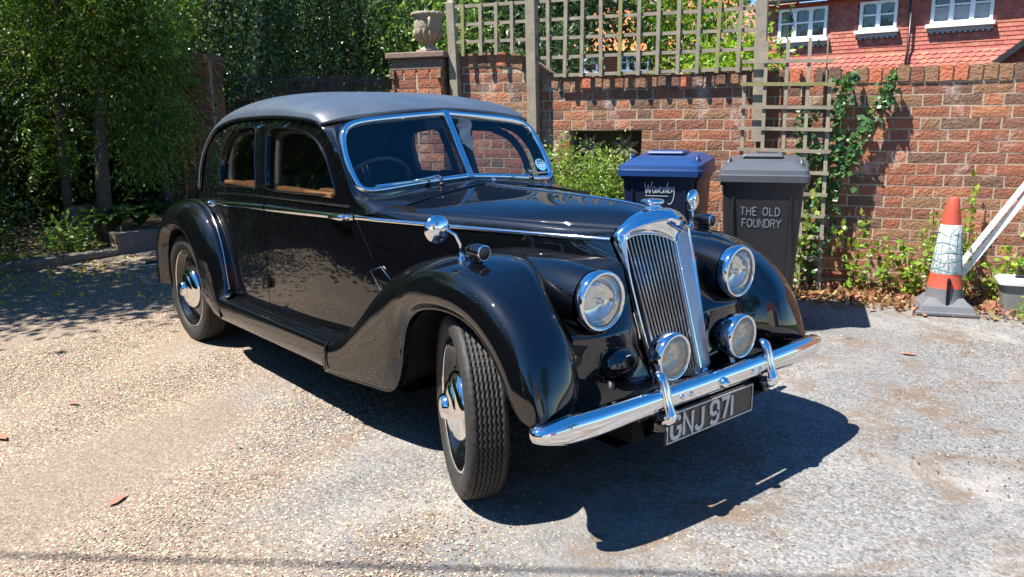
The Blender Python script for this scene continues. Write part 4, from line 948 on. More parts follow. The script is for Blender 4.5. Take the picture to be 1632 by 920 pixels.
# ---- brick wall -------------------------------------------------------
mortar = mat('mortar', (.50,.40,.28), .95, noise=(9,(.28,.22,.16),.25), bump=(90,.6,.006), pos=True)
def brick_mat(name, c, c2):
    """rough red brick with soot and lime bloom that follow the wall, in world position"""
    m = mat(name, c, .88, spec=.25, rand=None, noise=(26, c2, .22), bump=(55,1.0,.010), pos=True)
    n_ = m.node_tree; N = n_.nodes; L = n_.links; p = N['Principled BSDF']; src = p.inputs['Base Color'].links[0].from_socket
    g = N.new('ShaderNodeNewGeometry')
    mp = N.new('ShaderNodeVectorMath'); mp.operation = 'MULTIPLY'; mp.inputs[1].default_value = (1,1,.6); L.new(g.outputs['Position'], mp.inputs[0])
    t = N.new('ShaderNodeTexNoise'); t.inputs['Scale'].default_value = 3.6; t.inputs['Detail'].default_value = 8; t.inputs['Roughness'].default_value = .7; L.new(mp.outputs[0], t.inputs['Vector'])
    r = N.new('ShaderNodeMapRange'); r.inputs[1].default_value = .55; r.inputs[2].default_value = .70; r.inputs[4].default_value = .75; L.new(t.outputs['Fac'], r.inputs[0])
    x = N.new('ShaderNodeMix'); x.data_type = 'RGBA'; L.new(r.outputs[0], x.inputs[0]); L.new(src, x.inputs[6]); x.inputs[7].default_value = (.52,.42,.36,1)
    t2 = N.new('ShaderNodeTexNoise'); t2.inputs['Scale'].default_value = 2.1; t2.inputs['Detail'].default_value = 6; L.new(g.outputs['Position'], t2.inputs['Vector'])
    r2 = N.new('ShaderNodeMapRange'); r2.inputs[1].default_value = .5; r2.inputs[2].default_value = .7; r2.inputs[4].default_value = .5; L.new(t2.outputs['Fac'], r2.inputs[0])
    x2 = N.new('ShaderNodeMix'); x2.data_type = 'RGBA'; L.new(r2.outputs[0], x2.inputs[0]); L.new(x.outputs[2], x2.inputs[6]); x2.inputs[7].default_value = (.16,.115,.07,1)
    L.new(x2.outputs[2], p.inputs['Base Color']); return m
BM = [brick_mat('red_brick', (.34,.125,.068), (.24,.092,.054)), brick_mat('plum_brick', (.26,.108,.066), (.19,.082,.054)), brick_mat('orange_brick', (.43,.185,.095), (.32,.13,.07)), brick_mat('brown_brick', (.30,.165,.092), (.22,.115,.066)), brick_mat('dark_brick', (.19,.105,.07), (.14,.08,.055))]
spall = brick_mat('spalled_brick', (.52,.17,.09), (.42,.13,.07))
def rough_brick(L_, H_, Dp, seed, nx=5, nz=2):
    """rock-faced brick: local x along, y = out of the wall (negative = front), z up; origin centre of the front face"""
    r = np.random.default_rng(seed); V = []; F = []
    for i in range(nx+1):
        for j in range(nz+1):
            ed = (i in (0, nx)) or (j in (0, nz)); u = -.5+i/nx; v = -.5+j/nz
            V.append((u*L_+(r.normal()*.0016), (.0008-r.random()*.0006 if ed else -.0002-r.random()*.0024), v*H_+(r.normal()*.0013)))
    for i in range(nx):
        for j in range(nz):
            a = i*(nz+1)+j; F.append((a, a+nz+1, a+nz+2, a+1))
    n0 = len(V); V += [(-L_/2,Dp,-H_/2),(L_/2,Dp,-H_/2),(L_/2,Dp,H_/2),(-L_/2,Dp,H_/2)]
    low = [i*(nz+1) for i in range(nx+1)]; hi = [i*(nz+1)+nz for i in range(nx+1)]; lf = list(range(nz+1)); rt = [nx*(nz+1)+j for j in range(nz+1)]
    F += [tuple([n0, n0+1]+low[::-1])[::1], tuple([n0+2, n0+3]+hi), tuple([n0+3, n0]+lf), tuple([n0+1, n0+2]+rt[::-1])]
    me = bpy.data.meshes.new('brick'); me.from_pydata(V, [], F); me.update(); return me
def variants(L_, H_, Dp, k, seed, mats=BM):
    out = []
    for q in range(k):
        me = rough_brick(L_, H_, Dp, seed+q)
        for m_ in mats:
            c = me.copy(); c.materials.append(m_); out.append(c)
    return out
ST = variants(.242, .0715, .05, 4, 10); HD = variants(.116, .0715, .05, 3, 30)
wall = empty('brick_wall', wpt(-1.5), label='old red brick garden wall with soldier coping and a ramped step at the left', cat='wall')
wall.rotation_euler = (0,0,WA)                 # local x along the wall, local -y = towards the drive
def wl(s, D, z): return (s+1.5, -D, z)          # s,D,z -> wall-local
PIT = .0818
top_curve = spl([-4.2,-3.93,-3.60,-3.40,-3.25,-3.157,-3.05,-2.95,-2.86,-2.7,-1.0,3.0], [1.955,1.955,1.958,1.948,1.918,1.868,1.795,1.752,1.740,1.738,1.740,1.746])
vent = (-2.829,-2.200,1.00,1.290)
b = MB(); ss = list(np.arange(-4.1,3.4,.05)); G0 = []
def slab(x0, x1, z0f, z1f, y0, y1):
    xs = np.linspace(x0, x1, max(2, int((x1-x0)/.06)+1)); V = []; F = []
    for x in xs:
        for y in (y0, y1):
            V += [(x+1.5, y, z0f(x)), (x+1.5, y, z1f(x))]
    for i in range(len(xs)-1):
        a = 4*i; c = a+4; F += [(a,c,c+1,a+1),(a+2,a+3,c+3,c+2),(a+1,c+1,c+3,a+3),(a,a+2,c+2,c)]
    e_ = 4*(len(xs)-1); F += [(0,1,3,2),(e_,e_+2,e_+3,e_+1)]
    b.add(V, F)
tc = lambda x: float(top_curve(x))-.022
slab(-4.05, vent[0], lambda x: -.1, tc, .0005, .225); slab(vent[1], 3.4, lambda x: -.1, tc, .0005, .225)
slab(vent[0], vent[1], lambda x: -.1, lambda x: vent[2], .0005, .225); slab(vent[0], vent[1], lambda x: vent[3], tc, .0005, .225)
b.build('mortar', mortar, wall)
bricks = []
z0 = 1.620-PIT*20
for row in range(0, 25):
    zc = z0+row*PIT+PIT/2
    off = 0 if row % 2 else .185
    inv = zc > vent[2]-.03 and zc < vent[3]+.02
    for a0, a1 in ([(-4.0, vent[0]), (vent[1], 3.2)] if inv else [(-4.0, 3.2)]):
        x = -4.02-off; k = 0
        while x < a1:
            stretch = k % 2 == 0; Lb = .242 if stretch else .116; l, h_ = max(x, a0), min(x+Lb, a1); x += Lb+.0115; k += 1
            if h_-l < .03: continue
            c = (l+h_)/2
            lim = min(float(top_curve(l)), float(top_curve(h_)))-.122; zs, zb_ = 1., zc
            if zc+.036 > lim:
                hh = lim-(zc-.036)
                if hh < .02: continue
                zs = hh/.072; zb_ = zc-.036+hh/2
            bricks.append((c, zb_, stretch, (h_-l)/Lb, zs))
# bricks squared off beside the vent are filled by the mortar edge; sort by nearness to the camera
camp = np.array([2.305,-2.36,1.386])
def dist(c, z): p = wpt(c, 0, z); return np.linalg.norm(np.array(p)-camp)
def vis(c, z):
    if c > .72: return False
    if c < -2.95 and z < 1.25: return False
    if -2.95 <= c < -1.3 and z < .95: return False
    return True
bricks.sort(key=lambda q: (not vis(q[0], q[1]), dist(q[0], q[1])))
rest = bricks[300:]; near = bricks[:300]
def pick(lst, nvar, stretch, z, c):
    v = rng.integers(nvar); wts = np.array([.34,.26,.13,.17,.10])
    if z > 1.3: wts = np.array([.22,.20,.10,.30,.18])
    return lst[v*5+rng.choice(5, p=wts)]
for c, z, st, scx, scz in near:
    me = pick(ST if st else HD, 4 if st else 3, st, z, c)
    o = obj('brick', me, wall); o.location = wl(c, .0005+rng.random()*.0025, z+rng.normal()*.001); o.rotation_euler = (0, rng.normal()*.006, rng.normal()*.0015); o.scale = (scx, 1, scz)
def join_bricks(lst, name):
    VV = [[] for _ in range(5)]; V = []; F = []; MI = []
    for c, z, st, scx, scz in lst:
        me = (ST if st else HD)[rng.integers(4 if st else 3)*5]; b0 = len(V); mi = int(rng.choice(5, p=[.28,.24,.12,.22,.14]))
        d = .0005+rng.random()*.0025; V += [(v.co.x*scx+c+1.5, v.co.y-d, v.co.z*scz+z) for v in me.vertices]
        for p in me.polygons: F.append(tuple(i+b0 for i in p.vertices)); MI.append(mi)
    me = bpy.data.meshes.new(name); me.from_pydata(V, [], F); 
    for m_ in BM: me.materials.append(m_)
    me.polygons.foreach_set('material_index', MI); me.update(); return obj(name, me, wall, kind='stuff')
join_bricks(rest, 'brickwork')
CP = variants(.112, .080, .05, 4, 60, mats=[BM[1],BM[3],BM[4],BM[4],BM[3]])      # brick on edge: long side vertical
CPs = [rough_brick(.112,.080,.05,90+q) for q in range(2)]
for c_ in CPs: c_.materials.append(spall)
s = -3.92; i = 0
while s < 3.2:
    h = .004; sl = (float(top_curve(s+.02))-float(top_curve(s-.02)))/.04; ang = math.atan(sl); zt_ = float(top_curve(s))
    me = CP[rng.integers(20)] if rng.random() > .13 else CPs[rng.integers(2)]
    o = obj('coping_brick', me, wall)
    nx_, nz_ = -math.sin(ang), math.cos(ang)
    o.location = wl(s - nx_*.058, .012+rng.normal()*.003, zt_-.058*nz_+rng.normal()*.004); o.rotation_euler = (0, R(90)-ang+rng.normal()*.02, rng.normal()*.01)
    # the top of the coping is carried back over the wall
    s += .092*math.cos(ang); i += 1
b = MB(); xs = np.linspace(-4.0,3.3,170); Vt = []
b.sheet([[(x+1.5, y, float(top_curve(x))-dz) for y, dz in ((-.002,.012),(.02,.004),(.20,.006),(.232,.03))] for x in xs]); b.build('coping_top', BM[3], wall)
# vent screen of cast concrete flowers
conc = mat('cast_concrete', (.20,.17,.12), .9, noise=(18,(.12,.105,.075),.3), bump=(60,.5,.006), pos=True)
vs = empty('screen_block', wl(-2.515,0,1.145)); vs.parent = wall
b = MB()
for q in (-1, 1):
    b.box((q*.30,.10,0),(.016,.06,.29))
b.box((0,.10,.140),(.62,.06,.012)); b.box((0,.10,-.140),(.62,.06,.012))
for cx in (-.155, .155):
    for k in range(8):
        a = k*math.pi/4+.39; L2 = .13
        P = [(cx+math.cos(a)*t, .085-.012*math.sin(math.pi*t/L2), math.sin(a)*t) for t in (.012,.05,.09,L2)]
        b.tube(P, [.008,.022,.017,.004], 8, squash=1)
    b.lathe([(.026,.0),(.022,-.02),(.008,-.028)], 10, Matrix.Translation((cx,.09,0)) @ Matrix.Rotation(R(-90),4,'X') @ Matrix.Scale(-1,4,(0,0,1)))
b.build('flower_tracery', conc, vs, smooth=True, auto=R(50)); b = MB(); b.box((0,.21,0),(.64,.01,.30)); b.build('screen_back', mat('painted_vent_shade', (.05,.043,.030), .9, noise=(5,(.085,.07,.045),.3)), vs)  # dark panel whose colour paints the shade behind the tracery

# ---- pier with urn ----------------------------------------------------
pier = empty('brick_pier', wpt(-4.24,.10), label='square brick gate pier with stone cap under the urn', cat='pier'); pier.rotation_euler = (0,0,WA)
b = MB(); b.box((0,.17,.90),(.515,.39,1.80)); b.build('mortar', mortar, pier)
r_ = 0
for row in range(22):
    zc = .03+row*PIT+PIT/2; 
    if zc > 1.80: break
    for face in range(3):
        xs_ = [(-.135,1),(.135,1)] if (row+face) % 2 == 0 else [(-.2,0),(-.068,0),(.068,0),(.2,0)]
        if face: xs_ = [(-.11,1),(.12,0)] if row % 2 else [(-.13,0),(.07,1)]
        for x, st in xs_:
            if zc < 1.2: 
                if face == 2: continue
            o = obj('brick', pick(ST if st else HD, 3, st, .8, 0), pier)
            if face == 0: o.location = (x, -.03, zc)
            elif face == 1: o.location = (-.262, .17+x, zc); o.rotation_euler = (0,0,R(-90))
            else: o.location = (.262, .17+x, zc); o.rotation_euler = (0,0,R(90))
stone = mat('weathered_stone', (.36,.30,.22), .9, noise=(12,(.20,.17,.12),.28), bump=(50,.7,.008), pos=True)
capm = mat('cap_stone', (.22,.15,.11), .9, noise=(14,(.14,.10,.075),.3), bump=(40,.6,.006), pos=True)
b = MB(); b.box((0,.17,1.873),(.52,.40,.10)); b.build('frieze', capm, pier, bevel=.008)
b = MB(); b.box((0,.17,1.952),(.60,.47,.055)); b.build('cap', capm, pier, bevel=.010)
ux, uy, _ = wpt(-4.215,-.07)
urn = empty('stone_urn', (ux, uy, 1.98), label='weathered stone urn with scrolled handles on top of the brick pier', cat='urn')
b = MB(); b.box((0,0,.015),(.17,.17,.03)); b.build('plinth', stone, urn, bevel=.004)
b = MB(); b.lathe([(.085,.03),(.075,.045),(.045,.07),(.04,.085),(.055,.10),(.09,.13),(.118,.17),(.130,.22),(.128,.27),(.122,.295),(.128,.31),(.145,.325),(.152,.335),(.150,.35),(.135,.355),(.122,.345),(.11,.30),(.10,.28)], 40, caps=False); b.build('bowl', stone, urn, smooth=True)
for k in range(14):
    a = k*2*math.pi/14; b = MB(); b.tube([(math.cos(a)*r1, math.sin(a)*r1, z) for r1, z in ((.055,.095),(.092,.125),(.122,.165),(.134,.205))], [.008,.014,.016,.008], 6); b.build('gadroon', stone, urn, smooth=True)
for k in range(18):
    a = k*2*math.pi/18; b = MB(); b.lathe([(.001,-.008),(.009,-.004),(.009,.004),(.001,.008)], 6, Matrix.Translation((.150*math.cos(a), .150*math.sin(a), .335)), caps=False); b.build('rim_bead', stone, urn)
for a in (R(-30), R(150)):
    c, s_ = math.cos(a), math.sin(a); b = MB(); b.tube([(c*r1, s_*r1, z) for r1, z in ((.12,.285),(.150,.29),(.172,.265),(.170,.225),(.150,.20),(.135,.205),(.14,.225),(.152,.232))], [.012,.015,.015,.014,.012,.01,.009,.008], 8); b.build('handle', stone, urn, smooth=True)

# ---- trellis on the wall ----------------------------------------------
wood = mat('weathered_wood', (.34,.285,.20), .85, noise=(9,(.15,.135,.105),.3), bump=(60,.5,.004), pos=True, rand=None)
wood_g = mat('mossy_wood', (.27,.25,.10), .85, noise=(9,(.17,.16,.06),.3), bump=(60,.5,.004), pos=True)
tr = empty('trellis_fence', wpt(-2.5,.06), label='long weathered timber trellis on square posts along the top of the wall', cat='trellis'); tr.rotation_euler = (0,0,WA)
def tl(s, D, z): return (s+2.5, -(D-.06), z)
def post(s0, s1, zt_, zb, Dp, wd=.075):
    b = MB(); b.bar(tl(s0,Dp,zt_), tl(s1,Dp,zb), wd, wd, up=(0,1,0)); o = b.build('post', wood, tr, bevel=.004)
    c = MB(); c.lathe([(wd*.62,0),(wd*.30,.03),(.001,.045)], 4, Matrix.Translation(tl(s0,Dp,zt_)) @ Matrix.Rotation(R(45),4,'Z'), caps=False); c.build('post_cap', wood, o)
post(-3.915,-3.87,2.385,1.2,.05); post(-3.16,-3.12,2.75,.6,.07,.085); post(-1.30,-1.27,2.75,1.20,.06,.085)
for i, s in enumerate([-3.789,-3.622,-3.473,-3.321,-2.998,-2.845,-2.692,-2.537,-2.378,-2.223,-2.068,-1.906,-1.757,-1.602,-1.44]):
    zb = 1.93 if s < -3.2 else (1.80 if s < -2.9 else 1.725); ztt = 2.36 if s < -3.2 else 2.66
    b = MB(); b.bar(tl(s+rng.normal()*.006,.085,ztt), tl(s+rng.normal()*.004,.085,zb), .029, .016, up=(0,1,0)); b.build('lath', wood_g if i in (0,8,13) else wood, tr)
for z, s0, s1 in [(2.645,-3.12,-1.30),(2.495,-3.12,-1.30),(2.345,-3.90,-1.30),(2.193,-3.90,-1.30),(2.042,-3.90,-1.30),(1.895,-3.10,-1.30),(1.748,-2.95,-1.34)]:
    b = MB(); b.bar(tl(s0,.068,z+rng.normal()*.004), tl(s1,.068,z+rng.normal()*.004), .018, .026); b.build('rail', wood, tr)
# ---- small ladder trellis in front of the post
t2 = empty('small_trellis', wpt(-1.07,.12), label='small free-standing square trellis panel leaning on the wall behind the grey bin', cat='trellis'); t2.rotation_euler = (0,0,WA)
def tl2(s, D, z): return (s+1.07, -(D-.12), z)
for i, (s, zt_) in enumerate([(-1.385,1.70),(-1.235,1.945),(-1.083,1.95),(-.93,1.955),(-.775,1.66)]):
    b = MB(); b.bar(tl2(s,.115,zt_), tl2(s+.03,.20,.06), .026, .014, up=(0,1,0)); b.build('lath', wood, t2)
b = MB(); b.bar(tl2(-.81,.115,1.97), tl2(-.80,.118,1.62), .010, .008, up=(0,1,0)); b.build('lath', wood, t2)
for i, z in enumerate([1.793,1.628,1.46,1.30,1.14,.98,.82,.66,.50,.34]):
    k = (1.8-z)*.05; b = MB(); b.bar(tl2(-1.405,.135+k,z+.006), tl2(-.755+(.02 if i else 0),.135+k,z-.008), .013, .026); b.build('rail', wood_g if i == 1 else wood, t2)

# =====================================================================
# THINGS ALONG THE WALL
# =====================================================================
def wheelie_bin(loc, rz, body_m, lid_m, label, group):
    t = empty('wheelie_bin', loc, rz, label=label, cat='bin', group=group)    # local -y is the front
    W0, W1, D0, D1, H = .235, .285, .24, .34, .98
    def ring(f, z, r=.035, ex=0):
        w_, d0, d1 = W0+(W1-W0)*f+ex, -(D0+(D1-D0)*f)-ex, (D0+.09)+ex; P = []
        for cx, cy, a0 in ((w_-r,d1-r,0),(-w_+r,d1-r,90),(-w_+r,d0+r,180),(w_-r,d0+r,270)):
            for a in (0,30,60,90): P.append((cx+r*math.cos(R(a0+a)), cy+r*math.sin(R(a0+a)), z))
        return P
    b = MB(); rings = [ring(0,.03), ring(.06,.09), ring(.9,.90), ring(.93,.93), ring(.93,.93,ex=.014), ring(1,.985,ex=.014), ring(1,.985,ex=-.012), ring(.6,.6,ex=-.02)]
    n = 16; V = [p for r in rings for p in r]; F = []
    for i in range(len(rings)-1):
        for k in range(n): F.append((i*n+k, i*n+(k+1)%n, (i+1)*n+(k+1)%n, (i+1)*n+k))
    F.append(tuple(range(n))[::-1]); b.add(V, F); o = b.build('body', body_m, t, smooth=True, auto=R(30))
    b = MB()
    for x in (-.2, .2): b.bar((x,-.295,.10),(x,-.332,.86),.012,.012,up=(0,1,0))
    b.box((0,-.262,.12),(.36,.02,.10)); b.build('body_rib', body_m, t, bevel=.004)
    # lid
    lid = empty('lid'); lid.parent = t
    b = MB(); lr = [ring(1,.955,ex=.030), ring(1,.995,ex=.032), ring(1,1.000,ex=.024), ring(1,1.008,ex=.022), ring(1,1.028,ex=.018), ring(1,1.040,ex=-.010), ring(1,1.062,ex=-.045), ring(1,1.070,ex=-.085)]
    # slope the lid down to the front
    V = [(x, y, z+.035*(y+.34)/.67*(z > 1.0)) for r in lr for x, y, z in r]; F = []
    for i in range(len(lr)-1):
        for k in range(n): F.append((i*n+k, i*n+(k+1)%n, (i+1)*n+(k+1)%n, (i+1)*n+k))
    F.append(tuple(range((len(lr)-1)*n, len(lr)*n))); b.add(V, F); b.build('lid_shell', lid_m, lid, smooth=True, auto=R(28))
    b = MB(); b.box((-.02,.08,1.106),(.30,.26,.022), taper=.9); b.build('lid_panel', lid_m, lid, bevel=.008)
    for x in (-.255, .255):
        b = MB(); b.tube([(x,-.20,1.035),(x,-.18,1.072),(x*.97,-.13,1.088),(x*.97,-.09,1.078)],[.012,.013,.013,.011],8); b.build('lid_grip', lid_m, lid, smooth=True)
    b = MB(); b.tube([(-.27,.36,.99),(-.27,.42,1.04),(-.20,.43,1.055),(.20,.43,1.055),(.27,.42,1.04),(.27,.36,.99)],.015,8); b.build('handle_bar', body_m, t, smooth=True)
    for x in (-.24,.24):
        b = MB(); b.lathe([(.03,-.02),(.095,-.022),(.10,-.015),(.10,.015),(.095,.022),(.03,.02)], 24, Matrix.Translation((x,.27,.10)) @ Matrix.Rotation(R(90),4,'Y')); b.build('wheel', rubber, t, smooth=True, auto=R(40))
    return t
bin_navy = mat('navy_plastic', (.004,.009,.028), .42, spec=.5, noise=(7,(.007,.013,.036),.3), bump=(240,.15,.002))
bin_blue = mat('blue_plastic', (.006,.042,.15), .38, spec=.5, noise=(7,(.012,.04,.14),.3), bump=(240,.15,.002))
bin_grey = mat('dark_grey_plastic', (.012,.0125,.015), .45, noise=(5,(.024,.024,.025),.3), bump=(240,.15,.002))
lid_grey = mat('grey_plastic', (.060,.066,.078), .38, noise=(5,(.085,.09,.10),.3), bump=(240,.15,.002))
chalk = mat('faded_print', (.20,.24,.29), .8, noise=(60,(.10,.12,.14),.2))
BG_ = 'wheelie bins in front of the garden wall'
bx = wpt(-1.10, 1.10); gbin = wheelie_bin((bx[0], bx[1], float(gz(bx[0],bx[1]))+.015), WA+R(4), bin_grey, lid_grey, 'grey wheelie bin with hand-painted house name, beside the small trellis', BG_)
bx = wpt(-1.80, .80); bbin = wheelie_bin((bx[0], bx[1], float(gz(bx[0],bx[1]))+.0), WA-R(0), bin_navy, bin_blue, 'blue wheelie bin with white handwritten lettering, between the bush and the grey bin', BG_)
gbin.scale = (.87,.87,1); bbin.scale = (.92,.92,1)
def front_m(zc, x0=0, f=None):   # frame on the sloping front of a bin
    ya = -(.24+.10*((zc-.03)/.95))-.002; sl = math.atan(.10/.95)
    return Matrix.Translation((x0, ya, zc)) @ Matrix.Rotation(R(90)+sl, 4, 'X')
b = MB(); ls, _ = text_lines('THE OLD', .050, .014, -.145, 0); strokes(b, ls, .0065, front_m(.745), .001)
ls, _ = text_lines('FOUNDRY', .050, .011, -.130, -.076); strokes(b, ls, .0065, front_m(.745), .001); b.build('lettering', chalk, gbin, label='hand-painted letters THE OLD FOUNDRY')
# handwriting on the blue bin
hw = [[(0,.075),(.008,.03),(.014,.0),(.022,.03),(.027,.058),(.034,.02),(.040,.003),(.048,.04),(.058,.082)],
      [(.083,.042),(.070,.045),(.062,.025),(.066,.008),(.076,.008),(.085,.035),(.084,.012),(.092,.006)],
      [(.092,.042),(.100,.008),(.112,.048)],
      [(.114,.024),(.130,.034),(.126,.046),(.116,.036),(.118,.012),(.132,.008),(.142,.018)],
      [(.143,.044),(.147,.006),(.150,.034),(.162,.044)],
      [(.160,.006),(.166,.030),(.176,.080),(.172,.020),(.176,.004)],
      [(.180,.024),(.196,.034),(.192,.046),(.182,.036),(.184,.012),(.198,.008)],
      [(.202,.044),(.206,.014),(.222,.048),(.224,.0),(.214,-.045),(.196,-.070),(.178,-.066)]]
b = MB()
for l in hw: strokes(b, [[tuple(p) for p in cr1(np.array(l), 5*len(l))]], .0055, front_m(.835, -.105), .001)
strokes(b, [[(.005,-.016),(.18,-.016)]], .004, front_m(.835,-.105), .001)
b.build('lettering', mat('white_marker', (.42,.48,.52), .7), bbin, label='white handwritten word Waverley')

# ---- traffic cone
cx, cy, _ = wpt(.075, .44); cz = float(gz(cx, cy))
cone = empty('traffic_cone', (cx, cy, cz), WA+R(6), label='orange traffic cone with worn white sleeve in green netting on a grey base', cat='traffic cone')
orange = mat('orange_plastic', (.60,.075,.03), .5, noise=(9,(.38,.07,.045),.22), bump=(80,.15,.002))
cgrey = mat('cone_grey', (.10,.105,.115), .6, noise=(12,(.15,.15,.155),.3), bump=(60,.3,.003))
sleeve = mat('worn_sleeve', (.66,.68,.68), .5, noise=(55,(.20,.22,.23),.14), bump=(60,.3,.002))
b = MB(); b.box((0,0,.012),(.46,.42,.024)); b.box((0,0,.040),(.42,.38,.05), taper=.90); b.box((0,0,.085),(.36,.32,.05), taper=.72); b.build('base', cgrey, cone, bevel=.006)
b = MB(); b.lathe([(.150,.075),(.140,.11),(.134,.175)], 36, caps=False); b.build('lower_collar', cgrey, cone, smooth=True)
b = MB(); b.lathe([(.1335,.175),(.131,.18),(.116,.275)], 36, caps=False); b.build('lower_band', orange, cone, smooth=True)
b = MB(); b.lathe([(.116,.272),(.119,.277),(.078,.605),(.074,.608)], 36, caps=False); b.build('sleeve', sleeve, cone, smooth=True)
b = MB(); b.lathe([(.074,.606),(.058,.70),(.0575,.705),(.040,.785),(.036,.792),(.028,.79),(.026,.75)], 36, caps=False); b.build('cone_top', orange, cone, smooth=True)
netm = mat('green_net', (.05,.22,.17), .6)
for z in (.30,.36,.415,.48,.545):
    r0 = .1205-(z-.277)*.126; b = MB(); b.tube([(r0*math.cos(a), r0*math.sin(a), z+.010*math.sin(a*3+z*30)) for a in np.linspace(0, 2*math.pi, 30, endpoint=False)], .0022, 5, closed=True); b.build('net_hoop', netm, cone)
for k in range(11):
    a = k*2*math.pi/11; b = MB(); b.tube([((.1205-(z-.277)*.126)*math.cos(a+.05*math.sin(z*20+k)), (.1205-(z-.277)*.126)*math.sin(a+.05*math.sin(z*20+k)), z) for z in np.linspace(.285,.56,7)], .0020, 5); b.build('net_strand', netm, cone)
b = MB(); b.box((.0,-.137,.150),(.024,.035,.19)); b.tube([(0,-.125,.235),(0,-.135,.245)],.014,8); b.build('slot', dark, cone, bevel=.008)
cone.scale = (.84,.84,1)
# ---- leaning battens
white_p = mat('white_batten', (.78,.77,.74), .5, noise=(30,(.55,.52,.46),.18))
for i, (s0, z0_, s1, z1, D0, wd) in enumerate([(.00,.02,.84,1.42,.30,.036),(.07,.03,.92,1.44,.25,.046)]):
    p0, p1 = wpt(s0, D0, z0_+.05), wpt(s1, .03, z1)
    b = MB(); v = Vector(p1)-Vector(p0); b.bar((0,0,0), tuple(v), wd, .014, up=(WN[0],WN[1],0)); o = b.build('batten', white_p, bevel=.002, label=['thin white batten leaning on the wall beside the cone, the one nearer the cone','wider white batten leaning on the wall, the one nearer the lidded bucket'][i], cat='batten', group='white battens leaning on the wall'); o.location = p0
# ---- lidded tub
px_, py_, _ = wpt(.575, .30); tub = empty('lidded_tub', (px_, py_, float(gz(px_,py_))), WA, label='grey plastic tub with white lid at the foot of the wall, beside the cone', cat='tub')
tub_m = mat('tub_grey', (.20,.21,.20), .5, noise=(9,(.15,.155,.15),.3))
def rr(w_, d_, z, r=.04):
    P = []
    for cx_, cy_, a0 in ((w_-r,d_-r,0),(-w_+r,d_-r,90),(-w_+r,-d_+r,180),(w_-r,-d_+r,270)):
        for a in (0,30,60,90): P.append((cx_+r*math.cos(R(a0+a)), cy_+r*math.sin(R(a0+a)), z))
    return P
def rings_obj(name, rings, m_, parent, auto=R(35), cap0=True, cap1=True):
    n = len(rings[0]); V = [p for r in rings for p in r]; F = []
    for i in range(len(rings)-1):
        for k in range(n): F.append((i*n+k, i*n+(k+1)%n, (i+1)*n+(k+1)%n, (i+1)*n+k))
    if cap0: F.append(tuple(range(n))[::-1])
    if cap1: F.append(tuple(range((len(rings)-1)*n, len(rings)*n)))
    b = MB(); b.add(V, F); return b.build(name, m_, parent, smooth=True, auto=auto)
rings_obj('tub_body', [rr(.125,.09,.0), rr(.155,.115,.20), rr(.162,.122,.205), rr(.162,.122,.22)], tub_m, tub)
lid_w = mat('off_white_plastic', (.70,.71,.68), .45)
rings_obj('lid', [rr(.172,.132,.205), rr(.175,.135,.228), rr(.165,.125,.240), rr(.10,.08,.243)], lid_w, tub)
b = MB(); b.tube([(-.07,-.01,.243),(-.06,-.01,.252),(.06,-.01,.252),(.07,-.01,.243)], .008, 8); b.box((0,-.02,.244),(.13,.035,.004)); b.build('lid_recess', bin_grey, tub)

# =====================================================================
# VEGETATION
# =====================================================================
def leafm(name, c, var=(.03,.35), rough=.38, tr=(.30,1.6), spec=.5): return mat(name, c, rough, spec=spec, rand=(*var,'island'), trans=tr)
lf_ivy = leafm('ivy_leaf', (.075,.15,.045), rough=.28)
lf_bush = leafm('bush_leaf', (.17,.25,.045), tr=(.35,1.5))
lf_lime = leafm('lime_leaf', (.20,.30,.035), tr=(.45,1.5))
lf_dark = leafm('dark_leaf', (.034,.066,.017), rough=.42)  # leaf colour deepened to paint shaded pockets behind brighter foliage
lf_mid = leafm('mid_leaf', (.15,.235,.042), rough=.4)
lf_birch_d = leafm('birch_leaf_painted_shade', (.055,.095,.028), rough=.3)  # birch leaves darkened, shade put into the colour
lf_birch = leafm('birch_leaf_painted_sun', (.20,.28,.13), rough=.25, spec=.7)  # paler copy of the birch leaf, sunlight put into the colour
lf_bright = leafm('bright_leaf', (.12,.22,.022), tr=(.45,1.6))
lf_hosta = leafm('broad_leaf', (.045,.105,.025), rough=.35)
flower_w = mat('white_flower', (.75,.75,.78), .7); flower_y = mat('yellow_flower', (.62,.50,.04), .7)
bark = mat('bark', (.13,.105,.085), .9, noise=(14,(.07,.055,.045),.3), bump=(26,1,.02), pos=True)
stem_m = mat('stem', (.12,.09,.05), .8)
def crown_points(c, rad, nclump, per, spread, r=rng, shell=.55, flat=1.0, droop=.0):
    """leaf positions in clumps through an uneven ellipsoid"""
    d = r.normal(size=(nclump,3)); d /= np.linalg.norm(d, axis=1)[:,None]; q = (shell+(1-shell)*r.random(nclump))[:,None]*(1+.18*np.sin(d[:,:1]*5+d[:,1:2]*7+c[0]))
    C = np.array(c)+d*q*np.array(rad)
    sp = spread*(.6+.8*r.random(nclump))
    L_ = r.normal(size=(nclump, per, 3))*sp[:,None,None]*np.array([1,1,flat]); L_[...,2] -= droop*(L_[...,0]**2+L_[...,1]**2)/sp[:,None]
    dirs = L_/(np.linalg.norm(L_, axis=2)[...,None]+1e-6)
    return C, (C[:,None,:]+L_).reshape(-1,3), dirs.reshape(-1,3)
